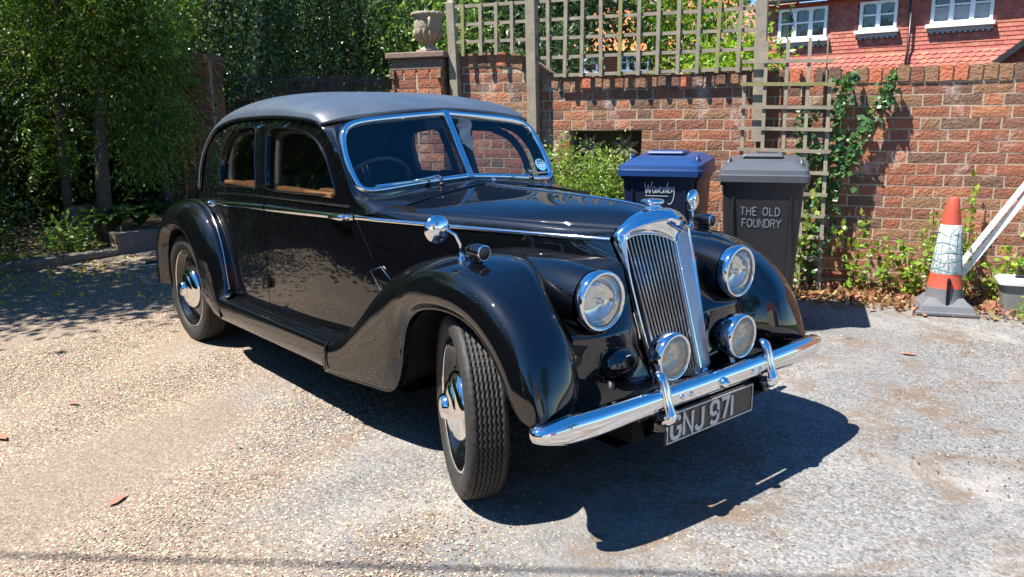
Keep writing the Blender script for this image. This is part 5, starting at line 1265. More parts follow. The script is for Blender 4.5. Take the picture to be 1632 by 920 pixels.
def tree(name, base, trunk, crowns, leaf_m, size, label, group=None, per=55, spread=.32, tr_r=.12, bark_m=bark, droop=.3, limbs=10, aspect=.5, extra=None, bias=None):
    t = empty(name, base, label=label, cat='tree', group=group); B = Vector(base); r = np.random.default_rng(abs(hash(label)) % 1000 if False else len(label)*7+int(abs(base[0])*10))
    b = MB(); P = [Vector(p)-B for p in trunk]; k = len(P)
    b.tube(P, list(np.linspace(tr_r, tr_r*.45, k)), 10); b.build('trunk', bark_m, t, smooth=True)
    V_, F_ = [], []; n0 = 0; lb = MB()
    for (c, rad, nc) in crowns:
        C, Pn, dr_ = crown_points(c, rad, nc, per, spread, r, droop=.3)
        V, F = leaf_quads(Pn-np.array(base), size, aspect=aspect, droop=droop, dirs=dr_, r=r, nrm_bias=bias); V_.append(V); F_.append(F+n0); n0 += len(V)
        for i in range(min(limbs, nc)):
            e_ = Vector(C[i])-B; s0 = P[-1] if i % 2 else P[-2]; m1 = (s0+e_)/2+Vector((r.normal()*.1, r.normal()*.1, .12))
            lb.tube([s0, m1, e_], [tr_r*.38, tr_r*.22, tr_r*.06], 6)
    obj('crown', fast_mesh('crown', np.concatenate(V_), np.concatenate(F_), leaf_m), t)
    if lb.V: lb.build('limb', bark_m, t, smooth=True)
    if extra:
        for m_, cnt, sz in extra:
            sel = []
            for (c, rad, nc) in crowns:
                _, Pn, _ = crown_points(c, np.array(rad)*1.02, max(2, nc//3), max(1, cnt), spread, r, shell=.85); sel.append(Pn)
            sel = np.concatenate(sel)-np.array(base); V, F = leaf_quads(sel, sz, aspect=.9 if sz < .045 else .4, r=r); nm = 'blossom' if sz < .045 else 'painted_sun_leaves'; obj(nm, fast_mesh(nm, V, F, m_), t)  # larger lime leaves paint sunlight onto the crown by colour
    return t
# left border: small trees and shrubs in the raised bed
LG = 'trees crowding the left border'
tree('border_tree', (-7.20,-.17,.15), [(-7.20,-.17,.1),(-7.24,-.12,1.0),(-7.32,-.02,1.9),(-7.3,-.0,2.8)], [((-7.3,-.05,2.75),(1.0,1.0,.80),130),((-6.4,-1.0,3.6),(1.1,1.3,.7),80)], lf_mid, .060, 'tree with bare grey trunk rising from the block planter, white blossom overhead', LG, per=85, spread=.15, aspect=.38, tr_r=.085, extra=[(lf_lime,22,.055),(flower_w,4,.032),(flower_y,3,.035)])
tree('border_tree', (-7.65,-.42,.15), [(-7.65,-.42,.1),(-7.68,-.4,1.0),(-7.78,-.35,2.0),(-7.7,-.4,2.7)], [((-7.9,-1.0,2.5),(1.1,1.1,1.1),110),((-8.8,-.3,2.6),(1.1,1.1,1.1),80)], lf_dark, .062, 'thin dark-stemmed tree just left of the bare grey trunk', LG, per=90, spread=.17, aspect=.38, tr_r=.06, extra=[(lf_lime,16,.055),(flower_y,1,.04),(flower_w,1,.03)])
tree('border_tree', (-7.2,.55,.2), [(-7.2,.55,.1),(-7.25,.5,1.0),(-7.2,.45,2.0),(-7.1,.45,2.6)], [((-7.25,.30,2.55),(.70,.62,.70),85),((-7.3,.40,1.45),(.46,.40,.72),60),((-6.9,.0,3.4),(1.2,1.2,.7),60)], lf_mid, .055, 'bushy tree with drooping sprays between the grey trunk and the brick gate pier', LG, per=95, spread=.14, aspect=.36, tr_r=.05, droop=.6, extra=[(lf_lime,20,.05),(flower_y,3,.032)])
tree('border_tree', (-9.2,-1.4,0), [(-9.2,-1.4,0),(-9.2,-1.4,1.5),(-9.3,-1.3,3.0)], [((-9.0,-1.3,1.5),(1.2,1.5,1.4),120),((-9.8,-3.4,2.2),(1.6,1.6,1.8),80)], lf_dark, .07, 'dark shrub-like tree in deep shade at the left edge', LG, per=100, spread=.30, aspect=.4, tr_r=.10)
tree('border_tree', (-6.3,-3.3,0), [(-6.3,-3.3,0),(-6.3,-3.3,1.8),(-6.2,-3.2,3.4)], [((-5.75,-2.8,4.2),(1.0,1.9,.9),180),((-6.8,-4.4,3.6),(1.6,1.6,1.4),60)], lf_mid, .10, 'tree whose canopy overhangs the drive from beyond the left edge', LG, per=80, spread=.32, tr_r=.12)
# drooping feathery fronds hanging from the border trees
def fronds(owner, centres, n, m_, r, L_=.42):
    V_, F_ = [], []; n0 = 0; loc = np.array(owner.location)
    for i in range(n):
        c, rad = centres[r.integers(len(centres))]; p = np.array(c)+r.normal(size=3)*np.array(rad)*.5; a = r.random()*2*math.pi; l = L_*(.6+.7*r.random()); k = 15
        u = np.linspace(0,1,k); ax = np.stack([p[0]+math.cos(a)*l*u*.8, p[1]+math.sin(a)*l*u*.8, p[2]+l*(.35*u-.85*u*u)], 1)
        side = np.array([-math.sin(a), math.cos(a), 0]); P = np.repeat(ax, 2, 0); sg = np.tile([1,-1], k)[:,None]; fw = np.gradient(ax, axis=0); fw /= np.linalg.norm(fw, axis=1)[:,None]
        d = side*sg+np.repeat(fw, 2, 0)*.55+np.array([0,0,-.22]); V, F = leaf_quads(P-loc, .060, aspect=.26, dirs=d*4, r=r, nrm_bias=(0,0,1.5)); V_.append(V); F_.append(F+n0); n0 += len(V)
    obj('fronds', fast_mesh('fronds', np.concatenate(V_), np.concatenate(F_), m_), owner)
lf_frond = leafm('frond_leaf', (.13,.20,.035), tr=(.4,1.5))
_bt = [o for o in col.objects if o.name.startswith('border_tree') and o.type == 'EMPTY']
fronds(_bt[0], [((-7.0,-.1,2.3),(.9,.8,.6)),((-6.9,-.3,2.9),(.8,1.0,.5))], 190, lf_frond, np.random.default_rng(41))
fronds(_bt[2], [((-7.0,.35,1.6),(.35,.35,.9)),((-6.95,.25,2.4),(.5,.5,.6))], 230, lf_frond, np.random.default_rng(42))
fronds(_bt[1], [((-7.6,-.7,2.2),(.8,.6,.6)),((-7.7,-.5,1.3),(.5,.4,.5))], 150, lf_mid, np.random.default_rng(43))
# deep background on the left
for i, (x, y, h, rx, lb, m_) in enumerate([(-11.2,-1.3,3.0,1.9,'tall dark evergreen filling the gap behind the border trees',lf_dark),(-11.0,.9,3.2,1.5,'dark evergreen behind the drooping tree, left of the gate',lf_dark),(-12.0,-4.6,3.5,2.4,'dark evergreen far off to the left',lf_dark),(-12.8,4.6,2.6,1.8,'tall tree with shaded crown beyond the gate',lf_dark),(-12.2,8.5,2.8,1.8,'leafy tree beyond the gate, right of the shaded one',lf_mid)]):  # the dark leaf colour stands in for deep shade behind the border
    tree('background_tree', (x,y,0), [(x,y,0),(x,y,h*.5),(x+.1,y,h)], [((x,y,h),(rx,rx,h*.62),120),((x,y,h*.35),(rx*.9,rx*.9,h*.4),80)], m_, .15, lb, 'background trees', per=50, spread=.42, tr_r=.16, limbs=4)
# shrub under-planting on the left
def shrub(name, c, rad, n, m_, size, label, per=40, spread=.09, cat='shrub', group=None, z0=None, aspect=.55, extra=None, stems=7, bias=(0,0,.6)):
    base = (c[0], c[1], (c[2]-rad[2]) if z0 is None else z0); t = empty(name, base, label=label, cat=cat, group=group); r = np.random.default_rng(len(label)+int(abs(c[0])*100))
    C, P, d = crown_points(c, rad, n, per, spread, r, shell=.5); P[:,2] = np.maximum(P[:,2], base[2]+.01)
    V, F = leaf_quads(P-np.array(base), size, aspect=aspect, dirs=d, r=r, nrm_bias=bias); obj('foliage', fast_mesh('foliage', V, F, m_), t)
    b = MB()
    for i in range(stems): e_ = C[i]-np.array(base); b.tube([(0,0,0),(e_[0]*.4,e_[1]*.4,e_[2]*.55),tuple(e_)], [.008,.006,.002], 5)
    if stems: b.build('stems', stem_m, t)
    if extra:
        m2, cnt, sz = extra; q = P[r.choice(len(P), cnt)]-np.array(base); V, F = leaf_quads(q*1.03, sz, aspect=.95, r=r); obj('blossom', fast_mesh('blossom', V, F, m2), t)
    return t
shrub('bed_shrub', (-7.3,-1.5,.35), (.6,.6,.35), 45, lf_dark, .06, 'low dark shrub in the bed at the far left', per=50, spread=.14)
shrub('bed_shrub', (-8.0,-1.6,1.3), (.9,.9,.9), 60, lf_dark, .05, 'fine-leaved grey-green shrub behind the left bed', per=50, spread=.18)
shrub('bed_shrub', (-6.95,-.55,.22), (.30,.25,.16), 16, lf_mid, .055, 'small green shrub spilling in front of the planter', per=40, spread=.09)
shrub('bed_shrub', (-6.62,-1.15,.13), (.18,.40,.08), 16, lf_lime, .035, 'low yellow-green ground plants on the sunlit kerb bed', per=30, spread=.05)
shrub('bed_shrub', (-8.4,-2.2,1.75), (.6,.5,.5), 26, lf_bright, .05, 'brighter green shrub catching light at the left edge', per=40, spread=.14)
# broad-leaved plants in the planter right of the trunk
def broad(base, n, L_, label):
    t = empty('broad_leaved_plant', base, label=label, cat='plant', group='broad-leaved plants in the block planter'); r = np.random.default_rng(int(abs(base[1])*97)+3)
    for k in range(n):
        a = 2*math.pi*k/n+r.normal()*.2; ll = L_*(.7+.5*r.random()); rows = []
        for u in np.linspace(0,1,8):
            rr0 = ll*u; z = ll*(1.0*u-.75*u*u)*(1.1+.3*r.random()*0); wv = ll*.23*math.sin(math.pi*min(1,u**.8))+.004
            c_ = np.array([math.cos(a)*rr0*.8, math.sin(a)*rr0*.8, z+.02]); s_ = np.array([-math.sin(a), math.cos(a), 0])
            rows.append([tuple(c_-s_*wv+np.array([0,0,wv*.35])), tuple(c_), tuple(c_+s_*wv+np.array([0,0,wv*.35]))])
        b = MB(); b.sheet(rows); b.build('leaf', lf_hosta, t, smooth=True)
for i, (x, y, z) in enumerate([(-6.95,.12,.22),(-7.05,.45,.24),(-7.15,.80,.25),(-7.05,-.12,.20),(-7.3,1.1,.26)]):
    broad((x+.05,y,z+.04), 12, .46, ['broad-leaved plant in the planter, second from the grey trunk','broad-leaved plant in the middle of the planter','broad-leaved plant close to the car tail','broad-leaved plant beside the grey trunk','broad-leaved plant in front of the brick gate pier'][i])

# ---- raised bed walls (concrete block), pier and gate
block = mat('concrete_block', (.17,.145,.12), .9, noise=(8,(.10,.09,.075),.3), bump=(45,.6,.006), pos=True)
def block_wall(p0, p1, h, th, name, label, courses, bl=.44, cap=True, z0=0):
    p0, p1 = np.array(p0), np.array(p1); L_ = np.linalg.norm(p1-p0); a = math.atan2(*(p1-p0)[::-1]); t = empty(name, (p0[0],p0[1],z0), a, label=label, cat='wall')
    b = MB(); b.box((L_/2,0,h/2-.01),(L_-.01,th-.02,h-.02)); b.build('mortar', mortar, t)
    ch = h/courses
    for c in range(courses):
        x = -.0 if c % 2 else -bl/2; capc = cap and c == courses-1
        while x < L_:
            l, hh = max(0,x), min(L_, x+bl); x += bl
            if hh-l < .04: continue
            bb = MB(); bb.box(((l+hh)/2,0,c*ch+ch/2),(hh-l-.010, th+(.03 if capc else 0), ch-.010)); bb.build('block', block, t, bevel=.005)
    return t
block_wall((-6.0,-3.4),(-6.44,-1.20),.10,.14,'bed_kerb','low block kerb along the left border bed',2)
block_wall((-6.44,-1.20),(-6.60,-.24),.11,.14,'bed_kerb','low block kerb running back to the tall planter',2)
block_wall((-6.62,-.24),(-7.1,1.9),.275,.16,'planter_wall','taller block planter wall behind the car tail',2)
block_wall((-7.62,-.42),(-7.42,-.02),.48,.34,'planter_pier','square block planter end pier below the grey trunk',4)
grid_sheet('bed_soil', -12, -6.6, -7, 1.9, 40, 50, lambda X, Y: .06+.10*np.clip((-6.6-X)/.8,0,1)+.02*np.sin(X*3)*np.cos(Y*2.3), earth, kind='structure')
gp = empty('gate_pier', (-7.72,1.18,0), R(52), label='shaded red brick gate pier left of the dark gate', cat='pier')
b = MB(); b.box((0,0,1.05),(.42,.42,2.1)); b.build('mortar', mortar, gp)
for row in range(25):
    zc = .03+row*PIT+PIT/2
    for face in range(2):
        for x, st in ([(-.13,0),(.065,1)] if (row+face) % 2 else [(-.065,1),(.13,0)]):
            o = obj('brick', pick(ST if st else HD, 3, st, .8, 0), gp); o.location = (x, -.222, zc) if face == 0 else (.222, x, zc); o.rotation_euler = (0,0,0 if face == 0 else R(90))
b = MB(); b.box((0,0,2.13),(.50,.50,.07)); b.build('cap', capm, gp, bevel=.01)
iron = mat('black_iron', (.012,.012,.012), .5)
gt = empty('iron_gate', (-7.72,1.50,0), R(76), label='black iron bar gate in shade beyond the car roof', cat='gate')
for i in range(17):
    b = MB(); b.tube([(.12*i+.05, .0, .1),(.12*i+.05, .0, 1.95+.15*math.sin(i/16*math.pi))], .010, 6); b.build('bar', iron, gt)
for z in (.2,1.1,1.9):
    b = MB(); b.box((1.0,0,z),(2.0,.03,.045)); b.build('rail', iron, gt)
bf = empty('board_fence', (-8.6,1.1,0), R(72), label='dark brown board fence behind the iron gate', cat='fence')
brownw = mat('brown_board', (.05,.034,.026), .85, noise=(6,(.11,.08,.06),.3), bump=(40,.5,.005))
for i in range(26):
    b = MB(); b.box((.14*i,rng.normal()*.004,1.0),(.132,.02,2.0)); b.build('board', brownw, bf)
gf = empty('green_fence', (-11.6,5.2,0), R(48), label='dark green board fence between the birch and the urn pier', cat='fence')
greenp = mat('green_paint', (.02,.045,.04), .6)
for i in range(24):
    b = MB(); b.box((.20*i,0,1.0),(.19,.022,2.0+.0*i)); b.build('board', greenp, gf)

# ---- weeping birch
def weeping(base, anchors, label, n_str, L_range, m_, size, r):
    t = empty('weeping_birch', base, label=label, cat='tree'); B = np.array(base)
    b = MB(); b.tube([(0,0,0),(.1,0,2.2),(.0,.1,4.2),(.2,.2,5.4)], [.17,.14,.10,.05], 10); b.build('trunk', bark, t, smooth=True)
    P = []; D_ = []; lb = MB()
    for (c, rad) in anchors:
        lb.tube([(0.05,0,3.0), tuple((np.array(c)-B)*[.5,.5,1]+[0,0,.3]), tuple(np.array(c)-B)], [.06,.035,.012], 6)
    for i in range(n_str):
        c, rad = anchors[r.integers(len(anchors))]; p = np.array(c)+r.normal(size=3)*np.array(rad)*.55; l = r.uniform(*L_range); k = int(l/.030); dx, dy = r.normal()*.10, r.normal()*.10
        u = np.linspace(0,1,k); q = np.stack([p[0]+dx*u+.05*np.sin(u*6+i), p[1]+dy*u+.05*np.cos(u*5+i), p[2]-l*u], 1); q += r.normal(size=q.shape)*.025; P.append(q)
        d = r.normal(size=(k,3))*.6; d[:,2] -= .8; D_.append(d)
        if i % 3 == 0: lb.tube([tuple(p-B), tuple(q[k//2]-B), tuple(q[-1]-B)], [.006,.004,.002], 4, caps=False)
    P, D_ = np.concatenate(P), np.concatenate(D_); V, F = leaf_quads(P-B, size, aspect=.75, dirs=D_, r=r); obj('crown', fast_mesh('crown', V, F, m_), t); lb.build('branches', bark, t)
    return t
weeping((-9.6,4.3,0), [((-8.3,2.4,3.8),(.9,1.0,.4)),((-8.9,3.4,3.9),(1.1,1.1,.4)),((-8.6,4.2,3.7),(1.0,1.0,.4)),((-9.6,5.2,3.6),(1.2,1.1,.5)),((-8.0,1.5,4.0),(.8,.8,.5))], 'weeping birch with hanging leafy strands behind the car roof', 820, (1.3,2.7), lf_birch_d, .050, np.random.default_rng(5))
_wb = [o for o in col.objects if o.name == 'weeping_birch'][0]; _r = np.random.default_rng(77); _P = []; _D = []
for _i in range(34):   # one curtain of strands, sunlight painted in by paler leaf colour
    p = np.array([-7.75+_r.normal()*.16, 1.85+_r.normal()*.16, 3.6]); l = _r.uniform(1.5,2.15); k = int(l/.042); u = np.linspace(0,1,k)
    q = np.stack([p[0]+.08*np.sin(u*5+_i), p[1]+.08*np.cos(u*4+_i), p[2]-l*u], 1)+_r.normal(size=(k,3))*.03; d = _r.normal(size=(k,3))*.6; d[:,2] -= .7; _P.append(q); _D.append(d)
_P, _D = np.concatenate(_P), np.concatenate(_D); V, F = leaf_quads(_P-np.array(_wb.location), .048, aspect=.8, dirs=_D, r=_r); obj('painted_sun_strands', fast_mesh('painted_sun_strands', V, F, lf_birch), _wb)
weeping((-12.6,7.2,0), [((-11.8,6.3,4.1),(1.5,1.6,.5)),((-11.3,7.6,4.2),(1.4,1.4,.5)),((-12.6,5.6,4.1),(1.5,1.4,.5)),((-10.5,8.6,4.1),(1.2,1.4,.5))], 'second weeping tree with darker strands, behind the urn', 620, (1.4,3.0), lf_dark, .085, np.random.default_rng(6))

# ---- trees behind the wall
BW = 'trees behind the garden wall'
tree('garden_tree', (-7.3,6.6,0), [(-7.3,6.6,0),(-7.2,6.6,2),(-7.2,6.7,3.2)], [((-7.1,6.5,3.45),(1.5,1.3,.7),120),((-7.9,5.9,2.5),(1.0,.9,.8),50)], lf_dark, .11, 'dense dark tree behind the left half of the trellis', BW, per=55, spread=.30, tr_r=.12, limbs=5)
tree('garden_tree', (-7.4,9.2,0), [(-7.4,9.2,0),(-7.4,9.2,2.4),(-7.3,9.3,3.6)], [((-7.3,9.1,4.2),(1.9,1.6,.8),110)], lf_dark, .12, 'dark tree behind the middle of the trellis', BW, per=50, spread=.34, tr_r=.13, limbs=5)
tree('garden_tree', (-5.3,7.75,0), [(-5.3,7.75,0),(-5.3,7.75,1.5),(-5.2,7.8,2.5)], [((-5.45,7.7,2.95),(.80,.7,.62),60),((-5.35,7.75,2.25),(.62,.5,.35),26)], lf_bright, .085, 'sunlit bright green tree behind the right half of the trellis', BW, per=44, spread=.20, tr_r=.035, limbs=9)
tree('garden_tree', (-7.9,4.6,0), [(-7.9,4.6,0),(-7.9,4.6,1.4),(-7.8,4.7,2.3)], [((-7.6,4.5,2.55),(.9,.9,.95),80)], lf_mid, .09, 'leafy tree between the urn and the first trellis post', BW, per=50, spread=.25, tr_r=.07)
for i, (s, D, z, rs_, m_, lb) in enumerate([(-2.0,-2.2,1.72,(.75,.5,.22),lf_lime,'lime green shrub topping the wall behind the trellis'),(-1.62,-1.5,1.85,(.34,.3,.24),lf_lime,'lime green shrub behind the tall trellis post'),(-3.5,-1.0,1.9,(.6,.5,.5),lf_dark,'dark shrub behind the raised part of the wall')]):
    p = wpt(s, D, z); shrub('garden_shrub', p, rs_, 40, m_, .06, lb, per=45, spread=.12, z0=0)
# ---- bush in front of the wall, beside the bonnet
p = wpt(-2.62,.42,.62); shrub('bush', p, (.52,.36,.52), 210, lf_bush, .030, 'clipped small-leaved bush below the flower vent, left of the blue bin', per=85, spread=.075, z0=.03, stems=14)
p = wpt(-2.25,.38,.78); shrub('bush', p, (.22,.22,.36), 50, lf_bush, .026, 'bush shoots rising towards the blue bin lid', per=70, spread=.07, z0=.03, stems=8)
def sprig(s, D, z, pts, n, m_, size, label, cat='plant', group='self-sown plants at the wall foot'):
    """upright or arching stems with leaves in pairs"""
    base = wpt(s, D, z); t = empty('wall_plant', base, label=label, cat=cat, group=group); r = np.random.default_rng(int(abs(s)*1000)+7); P = []; d_ = []; b = MB()
    for (ds, dz, dD) in pts:
        e_ = np.array([WE[0]*ds+WN[0]*dD, WE[1]*ds+WN[1]*dD, dz]); q = np.stack([np.outer(np.linspace(0,1,14), e_)[:, k] for k in range(3)], 1); u = np.linspace(0,1,14)
        q[:,2] += .10*np.sin(u*math.pi)*abs(ds); b.tube([tuple(v) for v in q[::3]]+[tuple(q[-1])], .0035, 5)
        k = int(n*2.3); ui = r.random(k)**.7; base_q = np.stack([np.interp(ui, u, q[:,j]) for j in range(3)], 1)+r.normal(size=(k,3))*.022; P.append(base_q); d_.append(r.normal(size=(k,3)))
    b.build('stem', stem_m, t); P, d_ = np.concatenate(P), np.concatenate(d_); V, F = leaf_quads(P, size, aspect=.7, dirs=d_, r=r, nrm_bias=(WN[0],WN[1],.9)); obj('leaves', fast_mesh('leaves', V, F, m_), t); return t
sprig(-.50,.12,.08,[(.18,.42,.10),(-.12,.50,.06),(.32,.30,.12),(.02,.62,.04)], 16, lf_lime, .052, 'yellow-green climber spreading from the trellis foot')
sprig(-.12,.14,.08,[(.10,.34,.10),(-.14,.34,.08),(-.24,.18,.10),(.18,.22,.12),(.0,.26,.14),(-.08,.42,.06)], 20, lf_lime, .042, 'low leafy plant with yellow-green leaves left of the cone')
sprig(.02,.10,.10,[(-.03,.62,.0),(.05,.50,.02),(-.10,.46,.03)], 18, lf_lime, .040, 'upright leafy plant against the wall just left of the cone')
sprig(.24,.10,.08,[(-.05,.62,.0),(-.02,.90,.0),(.03,.50,.04),(.0,.40,.12)], 16, lf_lime, .045, 'tall leafy shoot on the wall behind the cone')
sprig(.44,.14,.06,[(.04,.42,.06),(-.08,.30,.08),(.14,.34,.06),(.22,.60,-.05)], 13, lf_lime, .055, 'large-leaved shoots between the cone and the tub')
sprig(.80,.06,.10,[(-.06,.85,.0),(.0,1.05,.0),(-.15,.60,.02)], 12, lf_lime, .050, 'climbing shoots on the wall at the right edge')
sprig(-.95,.30,.08,[(.10,.60,.0),(.16,.75,.02),(.05,.42,.02)], 18, lf_bush, .050, 'leafy stems growing up beside the grey bin')
p = wpt(.60,.66,.12); shrub('weed', p, (.10,.10,.10), 22, lf_lime, .024, 'bright green weed growing in front of the grey tub', per=26, spread=.035, z0=.04, cat='weed', group='weeds on the drive', bias=(0,0,1))
p = (1.55,2.12,.05); shrub('weed', p, (.16,.10,.03), 12, lf_lime, .022, 'flat green weed patch at the right frame edge', per=22, spread=.03, z0=0, cat='weed', group='weeds on the drive', bias=(0,0,1))
p = (.95,3.05,.09); shrub('weed', p, (.07,.07,.06), 8, lf_lime, .026, 'small weed at the right frame edge below the tub', per=22, spread=.03, z0=0.03, cat='weed', group='weeds on the drive', bias=(0,0,1))
# ---- ivy: two arms and a mass behind the small trellis
iv = empty('ivy', wpt(-.72,.03), label='ivy climbing behind the small trellis, forking into two arms on the wall', cat='ivy')
r = np.random.default_rng(12); P = []
def arm(path, w_, n, dD=.05):
    path = np.array(path); k = len(path); u = r.random(n)*(k-1); i = u.astype(int).clip(0,k-2); f = (u-i)[:,None]; q = path[i]*(1-f)+path[i+1]*f; wd = np.interp(u, range(k), w_)
    s = q[:,0]+r.normal(size=n)*wd; z = q[:,1]+r.normal(size=n)*wd; D = dD+.05*r.random(n)+.02
    return np.stack([WB[0]+WE[0]*s+WN[0]*D, WB[1]+WE[1]*s+WN[1]*D, z], 1)
P.append(arm([(-.62,1.00),(-.60,1.15),(-.50,1.32),(-.40,1.50),(-.36,1.67)], [.022,.034,.030,.026,.015], 290))
P.append(arm([(-.64,1.05),(-.70,1.25),(-.72,1.45),(-.66,1.62),(-.60,1.68)], [.02,.026,.028,.035,.02], 230))
P.append(arm([(-.86,.15),(-.85,.45),(-.80,.75),(-.70,.98),(-.84,1.15)], [.07,.08,.07,.05,.04], 520, .06))
P.append(arm([(-.95,1.05),(-.92,1.25),(-.90,1.40)], [.04,.035,.035], 90, .05))
P = np.concatenate(P); V, F = leaf_quads(P-np.array(iv.location), .042, aspect=.95, droop=.5, nrm_bias=(WN[0]*1.5,WN[1]*1.5,.5), r=r)
obj('leaves', fast_mesh('leaves', V, F, lf_ivy), iv)
b = MB(); L_ = lambda s, z: tuple(np.array(wpt(s,.03,z))-np.array(iv.location))
b.tube([L_(-.86,.05),L_(-.80,.6),L_(-.66,.98),L_(-.50,1.3),L_(-.38,1.62)], [.020,.016,.012,.008,.003], 6); b.tube([L_(-.66,.98),L_(-.72,1.3),L_(-.64,1.6)], [.010,.008,.003], 6); b.build('stem', stem_m, iv)

# =====================================================================
# HOUSES
# =====================================================================
tile_m = mat('hung_tile', (.43,.13,.085), .8, rand=(.012,.2,'island'), noise=(1.6,(.33,.09,.065),.3), bump=(50,.3,.006))
tile_o = mat('roof_tile_orange', (.55,.20,.06), .8, rand=(.02,.2,'island'), noise=(2,(.40,.14,.05),.3))
tile_b = mat('roof_tile_brown', (.28,.15,.10), .85, rand=(.02,.25,'island'), noise=(2,(.2,.1,.07),.3))
white_pt = mat('white_paint', (.80,.81,.82), .45); lead = mat('lead_flashing', (.33,.36,.40), .6, noise=(8,(.26,.28,.31),.3)); pipe_m = mat('black_pipe', (.02,.018,.02), .4)
winglass = mat('window_glass', (.015,.02,.022), .04, spec=1.0); curtain = mat('net_curtain', (.22,.25,.26), .9, noise=(40,(.38,.40,.41),.2)); curtain_g = mat('green_curtain', (.14,.16,.11), .9)
brickf = mat('far_brick', (.34,.12,.07), .9, noise=(8,(.24,.08,.05),.3)); 
HA = R(18.5); hO = np.array([-11.55, 18.35])
def hung(parent, x0, x1, z0, z1, m_, name, holes=(), gauge=.100, wdt=.165, y=0, scallop=False, slope=0):
    V = []; F = []; row = 0; z = z0
    while z < z1-1e-6:
        x = x0-(wdt/2 if row % 2 else 0)
        while x < x1:
            a, c = max(x, x0)+.003, min(x+wdt, x1)-.003; x += wdt
            if c-a < .02: continue
            mx, mz = (a+c)/2, z+gauge/2
            if any(h[0] < mx < h[1] and h[2] < mz < h[3] for h in holes): continue
            b0 = len(V); yb = y-.024-.004*rng.random(); yt = y-.008; zz = min(z+gauge+.02, z1+.01); sy = slope*(z-z0); sy2 = slope*(zz-z0)
            if scallop:
                dz = gauge*.30; V += [(a,yb+sy,z+dz),((a*2+c)/3,yb+sy,z),((a+2*c)/3,yb+sy,z),(c,yb+sy,z+dz),(c,yt+sy2,zz),(a,yt+sy2,zz),(a,yt+.01+sy,z+dz),((a*2+c)/3,yt+.01+sy,z),((a+2*c)/3,yt+.01+sy,z),(c,yt+.01+sy,z+dz)]
                F += [(b0,b0+1,b0+2,b0+3,b0+4,b0+5),(b0+6,b0+7,b0+1,b0),(b0+7,b0+8,b0+2,b0+1),(b0+8,b0+9,b0+3,b0+2)]
            else:
                V += [(a,yb+sy,z),(c,yb+sy,z),(c,yt+sy2,zz),(a,yt+sy2,zz),(a,yt+.01+sy,z),(c,yt+.01+sy,z)]; F += [(b0,b0+1,b0+2,b0+3),(b0+4,b0+5,b0+1,b0)]
        z += gauge; row += 1
    return mk(name, V, F, m_, parent, kind='stuff')
def casement(parent, x0, x1, z0, z1, lights, y=0, arch=True, cur=None):
    fr = empty('window'); fr.parent = parent
    b = MB(); b.box(((x0+x1)/2,y+.02,(z0+z1)/2),(x1-x0-.06,.01,z1-z0-.06)); b.build('pane', winglass, fr)
    if cur:
        b = MB(); b.box(((x0+x1)/2,y+.012,z0+(z1-z0)*.27),(x1-x0-.1,.004,(z1-z0)*.42)) if cur == 'net' else b.box((x0+.19,y+.012,(z0+z1)/2),(.18,.004,z1-z0-.14)); b.build('curtain', curtain if cur == 'net' else curtain_g, fr)
    b = MB()
    b.box((x0+.035,y-.02,(z0+z1)/2),(.07,.09,z1-z0)); b.box((x1-.035,y-.02,(z0+z1)/2),(.07,.09,z1-z0)); b.box(((x0+x1)/2,y-.02,z1-.03),(x1-x0-.142,.088,.06)); b.box(((x0+x1)/2,y-.02,z0+.035),(x1-x0-.142,.088,.07))
    w_ = (x1-x0)/lights
    for i in range(1, lights): b.box((x0+w_*i,y-.018,(z0+z1)/2),(.10,.08,z1-z0-.134))
    for i in range(lights): 
        b.box((x0+w_*(i+.5),y-.012,z0+(z1-z0)*.53),(w_-.102,.05,.035))
        if arch:
            xa, xb = x0+w_*i+.05, x0+w_*(i+1)-.05; n = 8; V = []; 
            for yy in (y-.05,y-.0): V += [(xa+(xb-xa)*k/n, yy, z1-.055-.035*(2*k/n-1)**2) for k in range(n+1)]+[(xb,yy,z1-.05),(xa,yy,z1-.05)]
            m1 = n+3; b.add(V, [tuple(range(m1)), tuple(range(m1,2*m1))[::-1]]+[(k,k+m1,k+1+m1,k+1) for k in range(n)])
    b.build('frame', white_pt, fr)
    b = MB(); b.box(((x0+x1)/2,y-.08,z0-.045),(x1-x0+.16,.20,.088)); b.build('sill', white_pt, fr, bevel=.01)
    b = MB(); b.box(((x0+x1)/2,y-.045,z0-.135),(x1-x0+.06,.05,.085))
    k = int((x1-x0)/.12)
    for i in range(k): b.box((x0+.06+i*(x1-x0-.12)/(k-1),y-.045,z0-.195),(.065,.04,.045))
    b.build('flashing', lead, fr)
house = empty('tile_hung_house', (-7.94, 18.66, 0), R(10), label='house with red hanging tiles and white casement windows beyond the garden wall', cat='house')
x0h, x1h = -3.05, 7.0
W_ = [(-2.65,-1.33,3.46,4.27,3,'green'),(-.50,.41,3.56,4.27,2,None),(1.19,2.54,3.58,4.42,3,'net'),(4.2,5.5,3.58,4.42,3,'net')]
b = MB(); b.box(((x0h+x1h)/2, 3.0, 2.2),(x1h-x0h, 5.9, 4.4)); b.build('wall', brickf, house)
tiles = hung(house, x0h, x1h, 2.93, 4.40, tile_m, 'hung_tiles', holes=[(a-.02,c+.02,z-.22,zz) for a,c,z,zz,_,_ in W_], y=.04)
hung(house, x0h, x1h, 2.35, 2.95, tile_m, 'scalloped_tiles', scallop=True, y=-.17, slope=.30, gauge=.105, wdt=.19)
b = MB(); b.box(((x0h+x1h)/2, -.06, 2.30),(x1h-x0h, .22, .08)); b.build('soffit_board', white_pt, house)
for a, c, z, zz, l, cur in W_: casement(house, a, c, z, zz, l, y=.03, cur=cur)
